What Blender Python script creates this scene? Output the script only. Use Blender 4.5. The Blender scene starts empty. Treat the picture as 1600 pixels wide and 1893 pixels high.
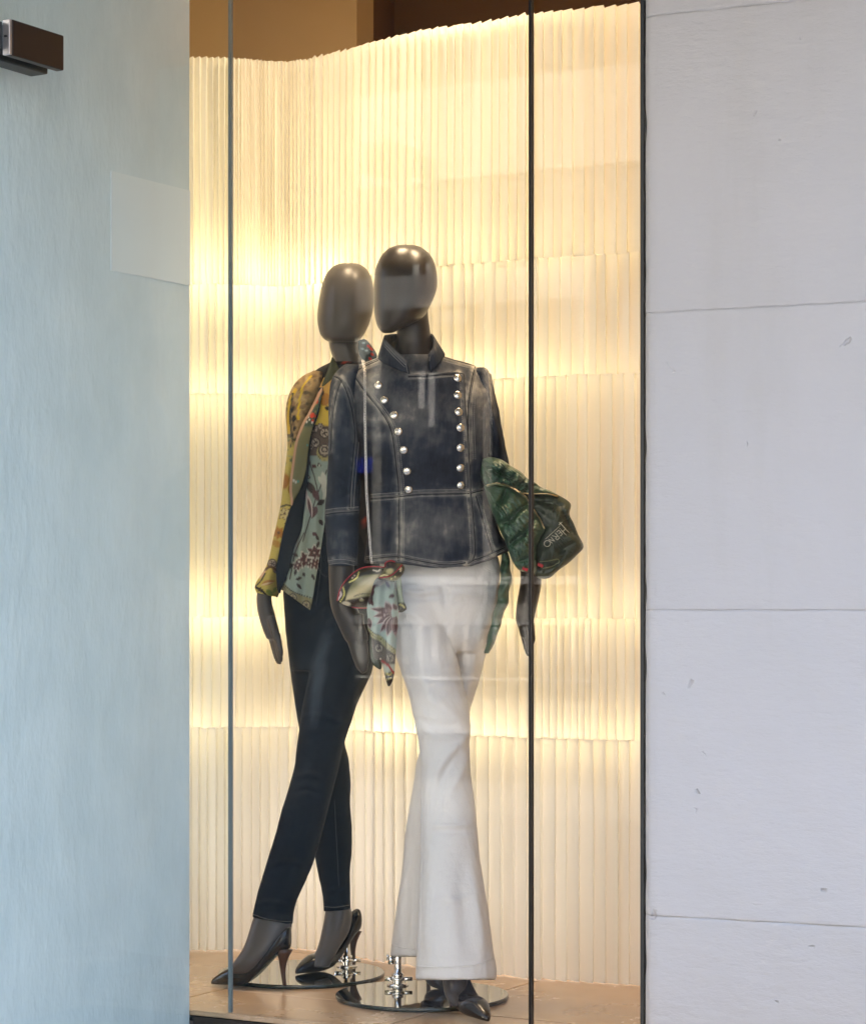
import bpy, bmesh, math, random
import numpy as np
from mathutils import Vector, Matrix
from mathutils.bvhtree import BVHTree
S = bpy.context.scene
COL = S.collection
RNG = np.random.default_rng(7)
random.seed(7)
R = math.radians

# ------------------------------------------------------------------ camera, sky, sun, exposure
F, HY, CH = 4450.0, 1110.0, 0.932           # focal length in photo pixels, eye level, eye height above the display floor
cam = bpy.data.objects.new('camera', bpy.data.cameras.new('camera')); COL.objects.link(cam)
cam.location = (0, 0, CH); cam.rotation_euler = (R(90), 0, 0)
cam.data.sensor_fit = 'VERTICAL'; cam.data.sensor_height = 24; cam.data.sensor_width = 24
cam.data.lens = 24 * F / 1893; cam.data.shift_y = (HY - 946.5) / 1893
cam.data.clip_start = 0.05; cam.data.clip_end = 2000
S.camera = cam

W = bpy.data.worlds.new('World'); S.world = W; W.use_nodes = True
wn = W.node_tree.nodes; wl = W.node_tree.links
sky = wn.new('ShaderNodeTexSky'); sky.sky_type = 'NISHITA'; sky.sun_disc = False
SUN_EL, SUN_ROT = 50, 12
sky.sun_elevation = R(SUN_EL); sky.sun_rotation = R(SUN_ROT); sky.air_density = 1.0; sky.dust_density = 7.0
bg = wn['Background']; bg.inputs['Strength'].default_value = 0.15
wl.new(sky.outputs[0], bg.inputs[0])
sun = bpy.data.objects.new('sun', bpy.data.lights.new('sun', 'SUN')); COL.objects.link(sun)
sun.data.energy = 4.0; sun.data.angle = R(.5); sun.data.color = (1, .94, .85)
sun.rotation_euler = (R(90 - SUN_EL), 0, R(180 - SUN_ROT))

S.view_settings.view_transform = 'Standard'; S.view_settings.look = 'None'
S.view_settings.exposure = 2.85; S.view_settings.gamma = 1; S.view_settings.use_curve_mapping = False
cy = S.cycles
cy.max_bounces = 10; cy.diffuse_bounces = 4; cy.glossy_bounces = 4; cy.transmission_bounces = 8
cy.transparent_max_bounces = 16; cy.caustics_reflective = False; cy.caustics_refractive = False
cy.sample_clamp_indirect = 4.0; cy.use_denoising = True

# ------------------------------------------------------------------ small helpers
def at(px, py, Y):
    """metric point seen at photo pixel (px, py) at distance Y"""
    return np.array([(px - 800) / F * Y, Y, CH + (HY - py) / F * Y])
def to_px(P):
    P = np.asarray(P, float)
    return np.stack([800 + P[..., 0] / P[..., 1] * F, HY - (P[..., 2] - CH) / P[..., 1] * F], -1)
def tag(o, label=None, cat=None, group=None, kind=None):
    if label: o['label'] = label
    if cat: o['category'] = cat
    if group: o['group'] = group
    if kind: o['kind'] = kind
    return o
def empty(name, loc, label, cat, group=None, kind=None):
    o = bpy.data.objects.new(name, None); COL.objects.link(o); o.location = loc; o.empty_display_size = .1
    return tag(o, label, cat, group, kind)
def wpos(o):
    p = Vector((0, 0, 0))
    while o: p += o.location; o = o.parent
    return p
def link_mesh(name, me, mat=None, parent=None, smooth=True):
    o = bpy.data.objects.new(name, me); COL.objects.link(o)
    if mat: me.materials.append(mat)
    if smooth: me.polygons.foreach_set('use_smooth', [True] * len(me.polygons))
    if parent: o.parent = parent; o.location = -wpos(parent)
    return o
def mesh(name, V, Fc, mat=None, parent=None, smooth=True, cols=None):
    me = bpy.data.meshes.new(name)
    me.from_pydata([tuple(map(float, v)) for v in V], [], [tuple(f) for f in Fc]); me.update()
    if cols is not None:
        a = me.color_attributes.new('print', 'FLOAT_COLOR', 'POINT')
        c = np.ones((len(V), 4), np.float32); c[:, :3] = cols; a.data.foreach_set('color', c.ravel())
    return link_mesh(name, me, mat, parent, smooth)
def fix_normals(me):
    bm = bmesh.new(); bm.from_mesh(me); bmesh.ops.recalc_face_normals(bm, faces=bm.faces); bm.to_mesh(me); bm.free()
def mod(o, typ, **k):
    m = o.modifiers.new(typ.lower(), typ)
    for a, b in k.items(): setattr(m, a, b)
    return m
def crom(rows, n):
    """smooth interpolation of rows of numbers, n points per span"""
    A = np.asarray(rows, float); k = len(A)
    if k == 2: return np.linspace(A[0], A[1], n + 1)
    E = np.vstack([2 * A[0] - A[1], A, 2 * A[-1] - A[-2]]); out = []
    for i in range(k - 1):
        p0, p1, p2, p3 = E[i:i + 4]
        for t in np.linspace(0, 1, n, endpoint=False):
            out.append(.5 * (2 * p1 + (p2 - p0) * t + (2 * p0 - 5 * p1 + 4 * p2 - p3) * t * t + (3 * p1 - p0 - 3 * p2 + p3) * t ** 3))
    out.append(A[-1]); return np.array(out)
def loft(rows, seg=40, n=5, cap=True, tilt=0.0, pw=2.0):
    """closed body from rows (py, left px, right px, distance of the axis, half depth)"""
    A = crom(rows, n); V = []; Fc = []
    for (y, xl, xr, Yc, rd) in A:
        w = abs(xr - xl) / 2; xm = (xl + xr) / 2
        for k in range(seg):
            a = 2 * math.pi * k / seg; c, s = math.cos(a), math.sin(a)
            cc = math.copysign(abs(c) ** (2 / pw), c); ss = math.copysign(abs(s) ** (2 / pw), s)
            V.append(at(xm + w * cc, y + tilt * cc * w, Yc - rd * ss))
    m = len(A)
    for i in range(m - 1):
        for k in range(seg):
            k2 = (k + 1) % seg
            Fc.append((i * seg + k, i * seg + k2, (i + 1) * seg + k2, (i + 1) * seg + k))
    if cap:
        Fc.append(tuple(range(seg))[::-1]); Fc.append(tuple((m - 1) * seg + k for k in range(seg)))
    return np.array(V), Fc
def tube(pts, r, seg=8, cap=True, closed=False):
    P = np.asarray(pts, float); n = len(P); rr = np.full(n, r) if np.isscalar(r) else np.asarray(r, float)
    V = []; Fc = []; a = None
    for i in range(n):
        t = P[(i + 1) % n if closed else min(i + 1, n - 1)] - P[(i - 1) % n if closed else max(i - 1, 0)]
        t = t / (np.linalg.norm(t) + 1e-9)
        if a is None: a = np.cross(t, [.21, .33, .92] if abs(t @ np.array([.21, .33, .92])) < .9 else [.9, .3, -.2])
        a = a - t * (a @ t); a /= np.linalg.norm(a) + 1e-9; b = np.cross(t, a)
        for k in range(seg):
            g = 2 * math.pi * k / seg; V.append(P[i] + rr[i] * (a * math.cos(g) + b * math.sin(g)))
    for i in range(n if closed else n - 1):
        j = (i + 1) % n
        for k in range(seg): Fc.append((i * seg + k, i * seg + (k + 1) % seg, j * seg + (k + 1) % seg, j * seg + k))
    if cap and not closed:
        Fc.append(tuple(range(seg))[::-1]); Fc.append(tuple((n - 1) * seg + k for k in range(seg)))
    return np.array(V), Fc
def join(*parts):
    V = []; Fc = []; o = 0
    for v, f in parts:
        V.append(np.asarray(v, float)); Fc += [tuple(i + o for i in q) for q in f]; o += len(v)
    return np.vstack(V), Fc
def box(c, s, ax=None):
    """box centred at c, sizes s, optional 3 axes"""
    ax = np.eye(3) if ax is None else np.asarray(ax, float)
    V = [np.asarray(c, float) + sum(ax[i] * s[i] / 2 * q[i] for i in range(3)) for q in
         [(-1, -1, -1), (1, -1, -1), (1, 1, -1), (-1, 1, -1), (-1, -1, 1), (1, -1, 1), (1, 1, 1), (-1, 1, 1)]]
    return np.array(V), [(0, 3, 2, 1), (4, 5, 6, 7), (0, 1, 5, 4), (1, 2, 6, 5), (2, 3, 7, 6), (3, 0, 4, 7)]
def prism(poly, z0, z1):
    n = len(poly); V = [(x, y, z0) for x, y in poly] + [(x, y, z1) for x, y in poly]
    Fc = [tuple(range(n))[::-1], tuple(range(n, 2 * n))] + [(i, (i + 1) % n, n + (i + 1) % n, n + i) for i in range(n)]
    return np.array(V, float), Fc
def lathe(prof, c, seg=32):
    V = []; Fc = []
    for r, z in prof:
        for k in range(seg): a = 2 * math.pi * k / seg; V.append((c[0] + r * math.cos(a), c[1] + r * math.sin(a), c[2] + z))
    for i in range(len(prof) - 1):
        for k in range(seg): Fc.append((i * seg + k, i * seg + (k + 1) % seg, (i + 1) * seg + (k + 1) % seg, (i + 1) * seg + k))
    Fc.append(tuple(range(seg))[::-1]); Fc.append(tuple((len(prof) - 1) * seg + k for k in range(seg)))
    return np.array(V), Fc
def remesh(name, geo, vox=.004, it=6, fac=.5):
    """one continuous surface out of overlapping closed bodies"""
    V, Fc = geo; me = bpy.data.meshes.new('tmp'); me.from_pydata([tuple(v) for v in V], [], Fc); fix_normals(me)
    o = bpy.data.objects.new('tmp', me); COL.objects.link(o)
    mod(o, 'REMESH', mode='VOXEL', voxel_size=vox)
    mod(o, 'SMOOTH', factor=fac, iterations=it)
    dg = bpy.context.evaluated_depsgraph_get(); ev = o.evaluated_get(dg)
    out = bpy.data.meshes.new_from_object(ev); out.name = name
    bpy.data.objects.remove(o); bpy.data.meshes.remove(me)
    return out
def coords(me):
    c = np.empty(len(me.vertices) * 3, np.float32); me.vertices.foreach_get('co', c); return c.reshape(-1, 3).astype(float)
def normals(me):
    c = np.empty(len(me.vertices) * 3, np.float32); me.vertices.foreach_get('normal', c); return c.reshape(-1, 3).astype(float)
def seg_dist(P, line):
    L = np.asarray(line, float); best = np.full(len(P), 1e9); tt = np.zeros(len(P))
    for i in range(len(L) - 1):
        d = L[i + 1] - L[i]; t = np.clip(((P - L[i]) @ d) / (d @ d + 1e-9), 0, 1)
        q = np.hypot(*(P - (L[i] + t[:, None] * d)).T); m = q < best
        best[m] = q[m]; tt[m] = ((i + t) / (len(L) - 1))[m]
    return best, tt
def crease(me, lines):
    """press folds into a cloth: lines = (photo polyline, width px, height m); fades at both ends"""
    V = coords(me); N = normals(me); P = to_px(V); fr = np.clip(-N[:, 1] * 1.5, 0, 1); D = np.zeros(len(V))
    for line, w, h in lines:
        d, t = seg_dist(P, crom(line, 6) if len(line) > 2 else line)
        D += h * np.exp(-(d / w) ** 2) * np.sin(np.pi * np.clip(t, .03, .97)) ** .6 * fr
    V += N * D[:, None]; me.vertices.foreach_set('co', V.astype(np.float32).ravel()); me.update()
def noise3(P, s, seed=0, oct=3):
    r = np.random.default_rng(seed); out = np.zeros(len(P)); a = 1.0
    for o in range(oct):
        for _ in range(5):
            k = r.normal(size=3); k /= np.linalg.norm(k); out += a * np.sin(P @ k * 2 * math.pi / (s / 2 ** o) + r.uniform(0, 6.28)) / 5
        a *= .5
    return out
def wobble(me, s, h, seed=0, sq=(1, 1, 1)):
    V = coords(me); N = normals(me); V += N * (h * noise3(V * np.array(sq), s, seed))[:, None]
    me.vertices.foreach_set('co', V.astype(np.float32).ravel()); me.update()
def attr(me, name, vals):
    a = me.attributes.new(name, 'FLOAT', 'POINT'); a.data.foreach_set('value', np.asarray(vals, np.float32))
def bvh(me):
    V = coords(me); return BVHTree.FromPolygons([tuple(v) for v in V], [tuple(p.vertices) for p in me.polygons])
CAM = Vector((0, 0, CH))
def hit(tree, px, py, off=0.0):
    d = Vector(at(px, py, 5.0)) - CAM; d.normalize(); loc, nor, i, t = tree.ray_cast(CAM, d)
    if loc is None: return None
    return np.array(loc) + np.array(nor) * off
def on(tree, line, off=.0, n=8):
    out = [hit(tree, x, y, off) for x, y in (crom(line, n) if len(line) > 2 else np.linspace(line[0], line[1], n * 2))]
    return [p for p in out if p is not None]
def bevel(o, w=.003, seg=2): return mod(o, 'BEVEL', width=w, segments=seg, limit_method='ANGLE')

# ------------------------------------------------------------------ materials
class NT:
    def __init__(s, name):
        s.m = bpy.data.materials.new(name); s.m.use_nodes = True; s.t = s.m.node_tree; s.t.nodes.clear()
        s.out = s.t.nodes.new('ShaderNodeOutputMaterial')
    def n(s, typ, ins=None, **k):
        d = s.t.nodes.new('ShaderNode' + typ)
        for a, b in k.items(): setattr(d, a, b)
        for a, b in (ins or {}).items():
            if isinstance(b, bpy.types.NodeSocket): s.t.links.new(b, d.inputs[a])
            else: d.inputs[a].default_value = b
        return d
    def obj(s): return s.n('TexCoord').outputs['Object']
    def mapv(s, v, sc=(1, 1, 1), rot=(0, 0, 0)): return s.n('Mapping', {'Vector': v, 'Scale': sc, 'Rotation': rot}).outputs[0]
    def noise(s, v, sc, det=4, rough=.55, dist=0): return s.n('TexNoise', {'Vector': v, 'Scale': sc, 'Detail': det, 'Roughness': rough, 'Distortion': dist}).outputs['Fac']
    def ramp(s, f, pts):
        d = s.n('ValToRGB', {'Fac': f}); e = d.color_ramp.elements
        while len(e) < len(pts): e.new(.5)
        for i, (p, c) in enumerate(pts): e[i].position = p; e[i].color = (*(c if hasattr(c, '__len__') else (c, c, c)), 1)
        return d.outputs[0]
    def mix(s, f, a, b, typ='MIX'):
        d = s.n('Mix', data_type='RGBA', blend_type=typ)
        for i, v in ((0, f), (6, a), (7, b)):
            if isinstance(v, bpy.types.NodeSocket): s.t.links.new(v, d.inputs[i])
            else: d.inputs[i].default_value = v if i == 0 else (*v, 1) if len(v) == 3 else v
        return d.outputs[2]
    def math(s, op, a, b=0.0):
        d = s.n('Math', operation=op)
        for i, v in ((0, a), (1, b)):
            if isinstance(v, bpy.types.NodeSocket): s.t.links.new(v, d.inputs[i])
            else: d.inputs[i].default_value = v
        return d.outputs[0]
    def bump(s, h, st=.3, dist=.01): return s.n('Bump', {'Height': h, 'Strength': st, 'Distance': dist}).outputs[0]
    def bsdf(s, col, rough=.5, metal=0, normal=None, **k):
        ins = {'Roughness': rough, 'Metallic': metal, **{a.replace('_', ' '): b for a, b in k.items()}}
        ins['Base Color'] = col if isinstance(col, bpy.types.NodeSocket) else (*col, 1)
        if normal is not None: ins['Normal'] = normal
        return s.n('BsdfPrincipled', ins).outputs[0]
    def done(s, sh): s.t.links.new(sh, s.out.inputs[0]); return s.m
def plain(name, col, rough=.5, metal=0, var=.12, sc=18, bump=.0, **k):
    t = NT(name); o = t.obj(); f = t.noise(o, sc)
    c = t.mix(f, tuple(x * (1 - var) for x in col), tuple(x * (1 + var) for x in col))
    return t.done(t.bsdf(c, rough, metal, t.bump(f, bump) if bump else None, **k))

def m_stone():
    t = NT('limestone'); o = t.obj(); a = t.noise(o, 1.6, 5); b = t.noise(t.mapv(o, (14, 14, 40)), 1.0, 6, .65); p = t.noise(o, 34, 3, .5)
    c = t.mix(t.ramp(a, [(.3, 0.), (.7, 1.)]), (.43, .435, .445), (.475, .475, .485)); c = t.mix(t.math('MULTIPLY', b, .22), c, (.44, .435, .425))
    pit = t.ramp(t.noise(o, 26, 2, .4, .6), [(.19, 0.), (.25, 1.)]); c = t.mix(t.math('MULTIPLY', t.math('SUBTRACT', 1, pit), .35), c, (.28, .27, .26))
    h = t.math('ADD', t.math('MULTIPLY', b, .55), t.math('ADD', t.math('MULTIPLY', p, .18), t.math('MULTIPLY', pit, .6)))
    rr = t.n('ObjectInfo').outputs['Random']; st = t.noise(t.mapv(o, (7, 7, .8)), 1, 5, .6)
    c = t.mix(t.math('MULTIPLY', rr, .5), c, (.415, .415, .42)); c = t.mix(t.math('MULTIPLY', t.ramp(st, [(.52, 0.), (.75, 1.)]), .35), c, (.38, .37, .35))
    return t.done(t.bsdf(c, .85, 0, t.bump(h, .7, .009)))
def m_plaster():
    t = NT('troweled_plaster'); o = t.obj(); a = t.noise(t.mapv(o, (9, 9, 5)), 1, 5, .6); b = t.noise(t.mapv(o, (40, 40, 14)), 1, 4); s = t.noise(o, 2.4, 3)
    c = t.mix(t.ramp(a, [(.32, 0.), (.68, 1.)]), (.60, .69, .715), (.70, .78, .80)); c = t.mix(t.math('MULTIPLY', s, .25), c, (.58, .66, .68))
    return t.done(t.bsdf(c, .6, 0, t.bump(t.math('ADD', a, t.math('MULTIPLY', b, .35)), .6, .012)))
def m_paper():
    t = NT('translucent_pleated_paper'); o = t.obj(); a = t.noise(t.mapv(o, (60, 60, 5)), 1, 4); b = t.noise(o, 120, 2)
    h = t.math('ADD', a, t.math('MULTIPLY', b, .15)); nb = t.bump(h, .04, .003)
    c = t.mix(a, (.86, .84, .80), (.845, .825, .785))
    d = t.n('BsdfDiffuse', {'Color': c, 'Normal': nb}).outputs[0]
    r = t.n('BsdfTranslucent', {'Color': t.mix(a, (.87, .835, .715), (.84, .80, .68)), 'Normal': nb}).outputs[0]
    return t.done(t.n('MixShader', {0: .34, 1: d, 2: r}).outputs[0])
def m_glass(name, tint, base=.0105):
    t = NT(name); w = t.n('LayerWeight', {'Blend': .5}).outputs['Facing']
    f = t.math('ADD', t.math('MULTIPLY', t.math('POWER', w, 5.0), 1 - base), base)
    g = t.n('BsdfGlossy', {'Color': (1, 1, 1, 1), 'Roughness': 0.0}).outputs[0]
    tr = t.n('BsdfTransparent', {'Color': (*tint, 1)}).outputs[0]
    return t.done(t.n('MixShader', {0: f, 1: tr, 2: g}).outputs[0])
def m_denim():
    t = NT('washed_denim'); o = t.obj()
    w = t.n('Attribute', attribute_name='wear').outputs['Fac']
    tw = t.noise(t.mapv(o, (700, 700, 160)), 1, 2); bl = t.noise(o, 26, 5, .62); sl = t.noise(t.mapv(o, (170, 170, 16)), 1, 4, .6)
    k = t.math('ADD', t.math('MULTIPLY', w, t.math('ADD', t.math('MULTIPLY', bl, .85), .50)), t.math('MULTIPLY', t.math('SUBTRACT', sl, .47), .26))
    k = t.math('ADD', k, t.math('MULTIPLY', t.math('SUBTRACT', tw, .5), .07))
    c = t.ramp(k, [(.0, (.0045, .007, .014)), (.26, (.020, .026, .039)), (.58, (.100, .100, .102)), (1., (.42, .38, .31))])
    return t.done(t.bsdf(c, .82, 0, t.bump(t.math('ADD', tw, t.math('MULTIPLY', sl, 1.4)), .06, .0012), Specular_IOR_Level=.15))
def m_jeans():
    t = NT('dark_indigo_denim'); o = t.obj(); tw = t.noise(t.mapv(o, (600, 600, 150)), 1, 2); bl = t.noise(t.mapv(o, (12, 12, 4)), 1, 4)
    w = t.n('Attribute', attribute_name='wear').outputs['Fac']
    k = t.math('ADD', t.math('ADD', t.math('MULTIPLY', bl, .6), 0.1), t.math('MULTIPLY', w, .55))
    c = t.ramp(k, [(.2, (.001, .0032, .0075)), (.6, (.0028, .0075, .0155)), (1., (.055, .075, .10))])
    return t.done(t.bsdf(c, .72, 0, None, Specular_IOR_Level=.12))
def m_white():
    t = NT('off_white_cotton_twill'); o = t.obj(); f = t.noise(o, 9, 4); tw = t.noise(t.mapv(o, (500, 500, 200)), 1, 2); s = t.noise(t.mapv(o, (20, 20, 90)), 1, 3)
    c = t.mix(f, (.66, .645, .62), (.73, .715, .685))
    return t.done(t.bsdf(c, .85, 0, t.bump(t.math('ADD', t.math('ADD', t.math('MULTIPLY', s, .8), t.math('MULTIPLY', tw, .3)), t.math('MULTIPLY', t.noise(t.mapv(o, (55, 55, 22)), 1, 5, .6, .7), 1.6)), .35, .004), Specular_IOR_Level=.2))
def m_print(name, rough=.4, sheen=.35):
    t = NT(name); o = t.obj(); a = t.n('VertexColor', layer_name='print').outputs[0]; f = t.noise(o, 240, 3)
    c = t.mix(t.math('MULTIPLY', f, .35), a, t.mix(1.0, a, (.55, .5, .5), 'MULTIPLY'))
    return t.done(t.bsdf(c, rough, 0, t.bump(t.noise(o, 90, 3), .1, .003), Specular_IOR_Level=sheen))
def m_puffer():
    t = NT('glossy_green_nylon'); o = t.obj(); f = t.noise(o, 10, 3); cr = t.noise(t.mapv(o, (70, 70, 70)), 1, 4, .6, .8)
    c = t.mix(f, (.014, .066, .052), (.062, .100, .036))
    return t.done(t.bsdf(c, .30, 0, t.bump(cr, .2, .004), Coat_Weight=.25, Coat_Roughness=.25))
def m_pouch():
    t = NT('dark_olive_nylon'); o = t.obj(); f = t.noise(o, 12, 3); cr = t.noise(t.mapv(o, (45, 45, 45)), 1, 4, .6, .6)
    return t.done(t.bsdf(t.mix(f, (.016, .030, .024), (.040, .052, .026)), .42, 0, t.bump(cr, .4, .006)))
def m_floor():
    t = NT('beige_stone_tile'); o = t.obj(); a = t.noise(o, 3.2, 6, .6); b = t.noise(t.mapv(o, (14, 26, 14)), 1, 5)
    c = t.mix(t.ramp(a, [(.3, 0.), (.7, 1.)]), (.46, .30, .175), (.60, .42, .26)); c = t.mix(t.math('MULTIPLY', b, .4), c, (.34, .23, .14))
    sp = t.ramp(t.noise(o, 60, 2, .4), [(.22, 1.), (.27, 0.)]); c = t.mix(t.math('MULTIPLY', sp, .4), c, (.16, .11, .07))
    return t.done(t.bsdf(c, t.math('ADD', t.math('MULTIPLY', a, .2), .16), 0, t.bump(b, .05, .003)))

M = dict(
    stone=m_stone(), plaster=m_plaster(), paper=m_paper(), glass=m_glass('clear_window_glass', (.982, .988, .985)),
    glass_green=m_glass('greenish_door_glass', (.955, .98, .972)), denim=m_denim(), jeans=m_jeans(), white=m_white(),
    print=m_print('printed_silk'), printc=m_print('printed_cotton', .6, .2), puffer=m_puffer(), pouch=m_pouch(), floor=m_floor(),
    body=plain('charcoal_mannequin_lacquer', (.036, .029, .024), .32, 0, .06, 8, Specular_IOR_Level=.28), bodyg=plain('grey_mannequin_lacquer', (.080, .072, .066), .36, 0, .06, 8, Specular_IOR_Level=.25),
    shoe=plain('black_leather', (.003, .003, .005), .2, 0, .2, 40, .03), heel=plain('brown_stacked_heel', (.055, .022, .012), .3, 0, .2, 60),
    chrome=plain('chrome', (.75, .74, .72), .08, 1, .04), disc=plain('smoked_mirror_glass', (.36, .37, .32), .03, 1, .03, 5),
    discedge=plain('dark_glass_edge', (.012, .02, .016), .15), silver=plain('silver_button_metal', (.66, .62, .55), .16, 1, .1, 200, .05),
    thread=plain('pale_seam_thread', (.30, .285, .26), .8, 0, .2, 200), ridge=plain('worn_denim_ridge', (.14, .135, .13), .9, 0, .5, 60, Specular_IOR_Level=.1),
    groove=plain('dark_denim_groove', (.006, .008, .013), .9, 0, .12, 18, Specular_IOR_Level=.08), wthread=plain('white_thread', (.62, .60, .57), .85),
    jthread=plain('jeans_thread', (.10, .105, .11), .8), black=plain('black_silicone', (.008, .008, .009), .4), dark=plain('dark_bronze_metal', (.022, .012, .009), .35, .3),
    steel=plain('brushed_steel', (.55, .54, .56), .3, .9), gasket=plain('dark_gasket', (.010, .016, .02), .5), edge=plain('glass_edge_tape', (.16, .20, .215), .35),
    mull=plain('dark_mullion_metal', (.07, .065, .065), .35, .6), tan=plain('tan_painted_wall', (.54, .37, .19), .8, 0, .06, 3), brown=plain('brown_painted_wall', (.24, .115, .035), .8, 0, .06, 3),
    panel=plain('sun_patch_colour', (.745, .80, .81), .6, 0, .05, 4, .02),  # panel: paler colour for the painted patch of reflected sun
    grout=plain('dark_grout', (.035, .026, .02), .9), asphalt=plain('asphalt', (.09, .09, .092), .9, 0, .3, 30, .2), paving=plain('grey_paving', (.50, .495, .49), .85, 0, .15, 6, .1),
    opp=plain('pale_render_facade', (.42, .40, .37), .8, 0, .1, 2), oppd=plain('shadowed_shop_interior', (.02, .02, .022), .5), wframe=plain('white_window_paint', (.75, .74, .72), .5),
oppm=plain('grey_shopfront_paint', (.34, .34, .35), .6), dimroof=plain('dimmer_roof_dark', (.045, .043, .045), .7, 0, .3, 14), wpane=plain('dark_window_glass', (.02, .023, .028), .06, 0, .1, 2), blue=plain('blue_sign_enamel', (.01, .03, .55), .4), redt=plain('red_rolled_hem', (.30, .012, .02), .5),
    navy=plain('navy_lining', (.006, .010, .017), .6, 0, .12, 18, Specular_IOR_Level=.08), zip=plain('brass_zip', (.62, .45, .24), .35, .7, .2, 300), letter=plain('pale_printed_letter', (.52, .49, .38), .6), mortar=plain('pale_mortar', (.42, .42, .43), .9),
    lining=plain('black_lining', (.01, .01, .012), .8, 0, .12, 18, Specular_IOR_Level=.08), whitew=plain('white_painted_board', (.72, .70, .66), .8, 0, .04, 4),
    chain=plain('silver_chain_metal', (.86, .83, .78), .25, 1, .1), redtag=plain('red_tab', (.45, .01, .015), .6), cordo=plain('olive_cord', (.22, .23, .12), .5))

# ------------------------------------------------------------------ the building's own axes
UA = np.array([.5, .8660, 0]); UB = np.array([.8660, -.5, 0]); UN = -UA; UZ = np.array([0, 0, 1.])
Q = np.array([-.4566, 5.447, 0])                       # where the two glass panes meet
def sheetbox(name, p0, p1, z0, z1, th, mat, parent=None, side=1, bev=0):
    """upright slab from p0 to p1 (plan), thickness th to the given side of the line"""
    p0, p1 = np.asarray(p0[:2], float), np.asarray(p1[:2], float); d = p1 - p0; d /= np.linalg.norm(d); nrm = np.array([-d[1], d[0]]) * side * th
    V, Fc = prism([p0, p1, p1 + nrm, p0 + nrm], z0, z1); me_o = mesh(name, V, Fc, mat, parent, False); fix_normals(me_o.data)
    if bev: bevel(me_o, bev)
    return me_o

# ground, street, shop floor
g = mesh('street_ground', *box((0, -2, -.46), (400, 400, .02)), M['asphalt'], None, False); tag(g, 'dark asphalt street in front of the shop window', kind='structure')
pv = mesh('pavement', *box((np.array([0, 0, -.40]) + UN * -3.2), (30, 3.4, .1), [UB, UA, UZ]), M['paving'], None, False); tag(pv, 'grey stone pavement below the shop window', kind='structure')
fl = mesh('shop_floor', *box(UB * -1.92 + UA * 6.26 + UZ * -.034, (2.58, 3.58, .04), [UB, UA, UZ]), M['grout'], None, False); tag(fl, 'beige stone tiled floor of the window display', kind='structure')
TS = .593; tile_mesh = None
for i in range(-4, 5):
    for j in range(-1, 6):
        u0, v0 = -2.73 + TS * i, 4.745 + TS * j
        c = UB * (u0 + TS / 2) + UA * (v0 + TS / 2)
        if (c - Q) @ UB < -1.4 or (c - Q) @ UA < -.20 + -.1 or c[1] > 7.6 or abs(c[0]) > 1.9: continue
        if j == -1 and i <= -1:
            o = mesh('tile', *box((0, 0, -.006), (TS - .006, .275, .012), [UB, UA, UZ]), M['floor'], None, False); bevel(o, .0015, 1); c = c + UA * .16
        elif tile_mesh is None:
            o = mesh('tile', *box((0, 0, -.006), (TS - .006, TS - .006, .012), [UB, UA, UZ]), M['floor'], None, False); bevel(o, .0015, 1); tile_mesh = o.data
        else:
            o = bpy.data.objects.new('tile', tile_mesh); COL.objects.link(o); bevel(o, .0015, 1)
        o.parent = fl; o.location = c + np.array([0, 0, -.0002 * ((i * 3 + j * 5) % 4)])
plinth = mesh('window_plinth', *box(Q + UB * 1.75 + UA * -.15 + np.array([0, 0, -.244]), (2.72, .42, .45), [UB, UA, UZ]), M['stone'], None, False)
tag(plinth, 'pale stone plinth carrying the window glass above the pavement', 'plinth')

# interior walls and ceiling
def wall(name, p0, p1, z0, z1, mat, th=.1, side=1):
    return tag(sheetbox(name, p0, p1, z0, z1, th, mat, None, side), kind='structure')
def xy(px, Y): return np.array([(px - 800) / F * Y, Y])
wall('interior_wall_left', xy(130, 7.55), xy(690, 7.05), -.01, 3.3, M['tan'], .1, -1)
wall('interior_wall_return', xy(690, 7.05) + [.0, .003], xy(690, 7.05) + [.05, .75], -.01, 3.3, M['brown'], .08, 1)
wall('interior_wall_back', xy(560, 7.85), xy(1500, 7.45), -.01, 3.3, M['brown'])
wall('interior_wall_right', xy(1345, 5.25), xy(1345, 7.7), -.01, 3.3, M['tan'], .1, -1)
wall('interior_wall_side', Q[:2] + np.array([-.93, .70]), Q[:2] + np.array([-.75, 2.6]), -.01, 3.3, M['tan'], .1, 1)
ce = mesh('ceiling', *box(Q + UB * .9 + UA * 1.65 + np.array([0, 0, 3.22]), (4.4, 3.2, .1), [UB, UA, UZ]), M['whitew'], None, False); tag(ce, 'white ceiling above the window display', kind='structure')

# plaster wall at the left, behind the glass door
WL = Q - UB * .10                                        # line of the wall face
w_ = sheetbox('plaster_wall', (WL - UA * .018)[:2], (WL - UA * .695)[:2], -.45, 3.1, .60, M['plaster'], None, -1, .004)
tag(w_, 'blue grey trowelled plaster wall at the left of the window', 'wall')
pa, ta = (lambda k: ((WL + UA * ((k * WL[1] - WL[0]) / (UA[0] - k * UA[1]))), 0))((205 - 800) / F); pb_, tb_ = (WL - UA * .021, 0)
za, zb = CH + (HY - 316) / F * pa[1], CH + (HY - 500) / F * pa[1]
ap = mesh('sun_patch_panel', *box((pa + pb_) / 2 * [1, 1, 0] + UZ * (za + zb) / 2 + UB * .0006, (.003, np.linalg.norm((pa - pb_)[:2]), za - zb), [UB, UA, UZ]), M['panel'], w_, False)  # thin slab whose paler colour paints a patch of reflected sun on the plaster
lin = mesh('shade_lintel', *box(Q + UB * .5 - UA * .64 + np.array([0, 0, 2.79]), (3.4, 1.52, .82), [UB, UA, UZ]), M['stone'], None, False); bevel(lin, .01)  # out of view; depth stretched outwards to shade the top of the wall
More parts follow.
